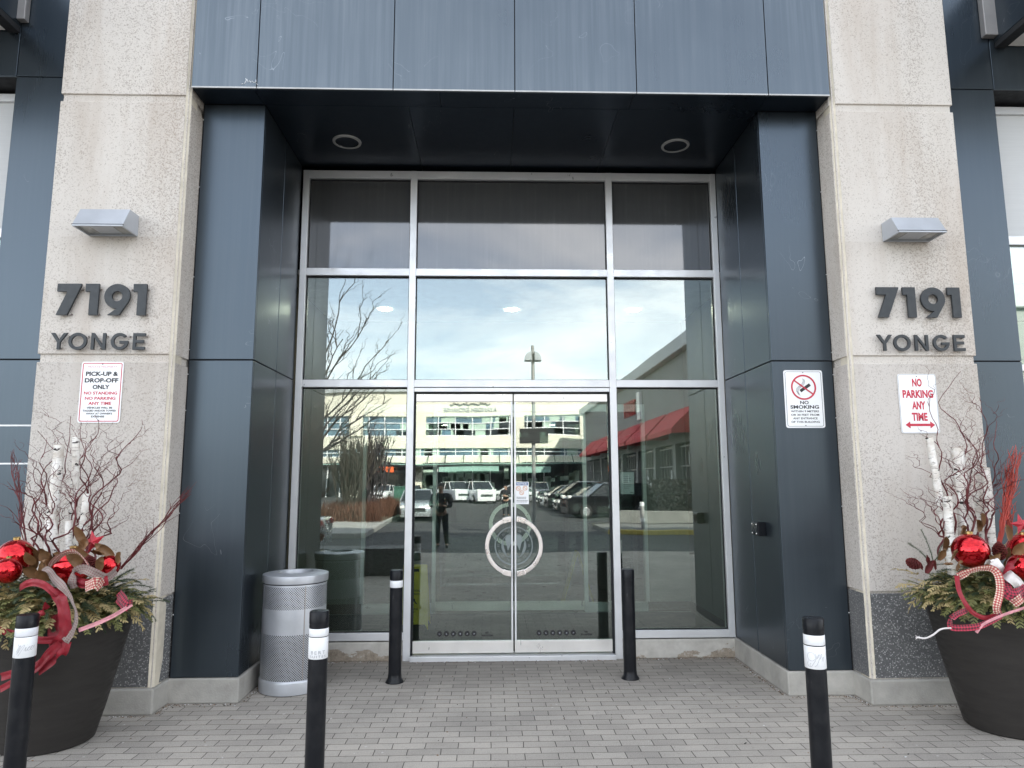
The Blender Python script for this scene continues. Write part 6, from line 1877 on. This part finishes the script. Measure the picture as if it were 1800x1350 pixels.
bare_tree('bare_shrub', (-6.2, -22.5, -.22), 4.6, 14, 'bark2', 'dark many stemmed bare shrub behind the grey one in the planting bed', (0.05, 0), 16, 0.042, 3, 0.42, 'shrub', .5, .72)
def blades(name, n, x0, x1, y0, y1, z, h, mat, label, seed, cat):
    rr = random.Random(seed); q = MB()
    for i in range(n):
        p = Vector((rr.uniform(x0, x1), rr.uniform(y0, y1), z)); d = Vector((rr.uniform(-.35, .35), rr.uniform(-.35, .35), 1)); hh = h * rr.uniform(.6, 1.1); w = Vector((rr.uniform(-1, 1), rr.uniform(-1, 1), 0)).normalized() * .012
        m = p + d * hh * .6; e = p + d * hh + Vector((rr.uniform(-.1, .1), rr.uniform(-.1, .1), 0))
        a, b, c, f = q.V(p - w), q.V(p + w), q.V(m + w), q.V(m - w); g = q.V(e)
        q.face([a, b, c, f]); q.face([f, c, g])
    tag(q.build(name, mat, None, fix=False), label, cat, kind='stuff')
blades('ornamental_grass', 5200, -7.6, -4.7, -31, -17.5, -.22, 0.85, 'rust', 'rust coloured ornamental grass filling the planting bed', 31, 'grass')
q = MB(); rr = random.Random(77)
for i in range(5200):
    p = Vector((rr.uniform(7.0, 14.0), rr.uniform(-18.6, -16.9), rr.uniform(.0, 1.55)))
    a = Vector((rr.uniform(-1, 1), rr.uniform(-1, 1), rr.uniform(-1, 1))).normalized() * .10; b = a.orthogonal().normalized() * .04
    q.face([q.V(p - a), q.V(p + b), q.V(p + a), q.V(p - b)])
tag(q.build('hedge', 'hedge', None, fix=False, origin=(10, -17.7, 0)), 'dark clipped winter hedge behind the low wall before the shops', 'hedge')
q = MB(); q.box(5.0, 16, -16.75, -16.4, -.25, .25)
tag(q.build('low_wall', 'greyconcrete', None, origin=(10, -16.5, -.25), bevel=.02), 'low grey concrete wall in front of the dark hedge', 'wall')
q = MB(); q.box(-3.4, -1.25, 0.4, 0.95, 0.002, .43)
bench = tag(q.build('low_granite_bench', 'granite', None, origin=(-2.3, .7, 0), bevel=.01), 'dark granite block bench on the pavers beside the viewer', 'bench')
t = thing('bollard', (5.6, -13.4, -.25), 'grey bollard with two white bands at the kerb before the low wall', 'bollard')
q = MB(); q.lathe([(.08, 0), (.08, .93), (.06, .95)], (5.6, -13.4, -.25), 24, True, True); q.build('post', 'mastic', t, smooth=True)
for z in (.25, .80):
    q = MB(); q.lathe([(.083, z), (.083, z + .13)], (5.6, -13.4, -.25), 24, False, False); q.build('reflective_band', 'white', t, smooth=True)

# person in the drive, and a farther figure added for the inner-glass reflection
def skin_mesh(name, verts, edges, mat, parent, sub=1, root=0):
    me = bpy.data.meshes.new(name)
    o0 = OFF[parent.name]
    me.from_pydata([tuple(Vector(v[0]) - o0) for v in verts], edges, [])
    o = bpy.data.objects.new(name, me); COL.objects.link(o); o.parent = parent; OFF[o.name] = o0
    md = o.modifiers.new('s', 'SKIN'); md.use_smooth_shade = True
    for i, v in enumerate(verts):
        r = v[1] if hasattr(v[1], '__len__') else (v[1], v[1])
        me.skin_vertices[0].data[i].radius = r
        me.skin_vertices[0].data[i].use_root = (i == root)
    md2 = o.modifiers.new('u', 'SUBSURF'); md2.levels = sub; md2.render_levels = sub
    me.materials.append(MT[mat])
    return o
def person(x, y, z, H, yaw, label, phone=True):
    t = thing('person', (x, y, z), label, 'person', 'people standing in the drive')
    k = H / 1.75; ca, sa = math.cos(yaw), math.sin(yaw)
    def T(a, b, c): return (x + (a * ca - b * sa) * k, y + (a * sa + b * ca) * k, z + c * k)       # b: forward
    hz = [1.18, 1.12]
    V = [(T(0, 0, .96), .13), (T(0, .01, 1.15), .125), (T(0, 0, 1.36), .14), (T(0, .0, 1.47), .06), (T(0, .02, 1.55), .055), (T(0, .03, 1.65), (.078, .09)), (T(0, .02, 1.73), .06),
         (T(-.10, 0, .90), .085), (T(-.11, .02, .50), .058), (T(-.12, -.01, .09), .04), (T(-.14, .13, .04), .035),
         (T(.10, 0, .90), .085), (T(.12, .03, .50), .058), (T(.13, -.01, .09), .04), (T(.16, .12, .04), .035),
         (T(-.20, 0, 1.40), .058), (T(-.27, .02, 1.13), .042), (T(-.14, .25, 1.12), .030), (T(-.07, .32, 1.16), .030),
         (T(.20, 0, 1.40), .058), (T(.27, .02, 1.13), .042), (T(.14, .25, 1.12), .030), (T(.06, .32, 1.16), .030)]
    E_ = [(0, 1), (1, 2), (2, 3), (3, 4), (4, 5), (5, 6), (0, 7), (7, 8), (8, 9), (9, 10), (0, 11), (11, 12), (12, 13), (13, 14), (2, 15), (15, 16), (16, 17), (17, 18), (2, 19), (19, 20), (20, 21), (21, 22)]
    for s, root in ((-1, 18), (1, 22)):                       # fingers and thumb, curled round the phone
        for f in range(4):
            i = len(V); dz = .03 - f * .022
            V += [(T(s * .045, .345, 1.165 + dz), .010), (T(s * .015, .37 - f * .002, 1.17 + dz), .009), (T(-s * .008, .362, 1.172 + dz), .008)]
            E_ += [(root, i), (i, i + 1), (i + 1, i + 2)]
        i = len(V); V += [(T(s * .05, .325, 1.205), .011), (T(s * .022, .335, 1.225), .009)]; E_ += [(root, i), (i, i + 1)]
    b = skin_mesh('body', V, E_, 'skin', t, 1)
    J = [(T(0, 0, .90), .17), (T(0, .01, 1.14), .155), (T(0, 0, 1.36), .165), (T(0, 0, 1.48), .085), (T(-.21, 0, 1.41), .078), (T(-.285, .02, 1.13), .062), (T(-.155, .23, 1.12), .046), (T(.21, 0, 1.41), .078), (T(.285, .02, 1.13), .062), (T(.155, .23, 1.12), .046)]
    skin_mesh('jacket', J, [(0, 1), (1, 2), (2, 3), (2, 4), (4, 5), (5, 6), (2, 7), (7, 8), (8, 9)], 'cloth', t, 1)
    J = [(T(0, 0, .97), .15), (T(-.10, 0, .86), .105), (T(-.11, .02, .50), .078), (T(-.12, -.01, .10), .062), (T(.10, 0, .86), .105), (T(.12, .03, .50), .078), (T(.13, -.01, .10), .062)]
    skin_mesh('trousers', J, [(0, 1), (1, 2), (2, 3), (0, 4), (4, 5), (5, 6)], 'denim', t, 1)
    for s, xx in ((-1, -.12), (1, .135)):
        J = [(T(xx, -.05, .05), .05), (T(xx, .06, .05), .048), (T(xx + s * .015, .16, .04), .038)]
        skin_mesh('shoe', J, [(0, 1), (1, 2)], 'joint', t, 1)
    q = MB(); q.sphere(T(0, .0, 1.685), .103 * k, 18, 12, (.88, 1.0, .95)); q.build('hair', 'hair', t, smooth=True)
    q = MB()
    q.sphere(T(0, .075, 1.625), .072 * k, 16, 12, (.9, .55, 1.25)); q.sphere(T(0, .122, 1.61), .016 * k, 8, 6, (.8, 1, 1.3))
    for s in (-1, 1): q.sphere(T(s * .092, .02, 1.63), .022 * k, 8, 6, (.5, .8, 1.2))
    q.build('face', 'skin', t, smooth=True)
    q = MB()
    for s in (-1, 1): q.sphere(T(s * .030, .111, 1.645), .009 * k, 8, 6)
    q.sphere(T(0, .112, 1.575), .02 * k, 8, 6, (1, .3, .25)); q.build('eyes_and_mouth', 'hair', t)
    if phone:
        q = MB(); c = Vector(T(0, .352, 1.19)); q.obox(c, (ca, sa, 0), (-sa, ca, -.25), (0, 0, 1), .078, .004, .039)
        tag(q.build('phone', 'ink', None, origin=c, bevel=.003), 'dark phone held in both hands by the ' + ('nearer' if y > -15 else 'farther') + ' person', 'phone')
person(-1.32, -6.1, -.225, 1.66, R(0), 'person in black jacket and dark trousers holding up a phone, nearer one')
person(0.78, -25.5, ZG, 1.62, R(15), 'added dark clothed figure farther off, in place of an inner glass reflection', False)
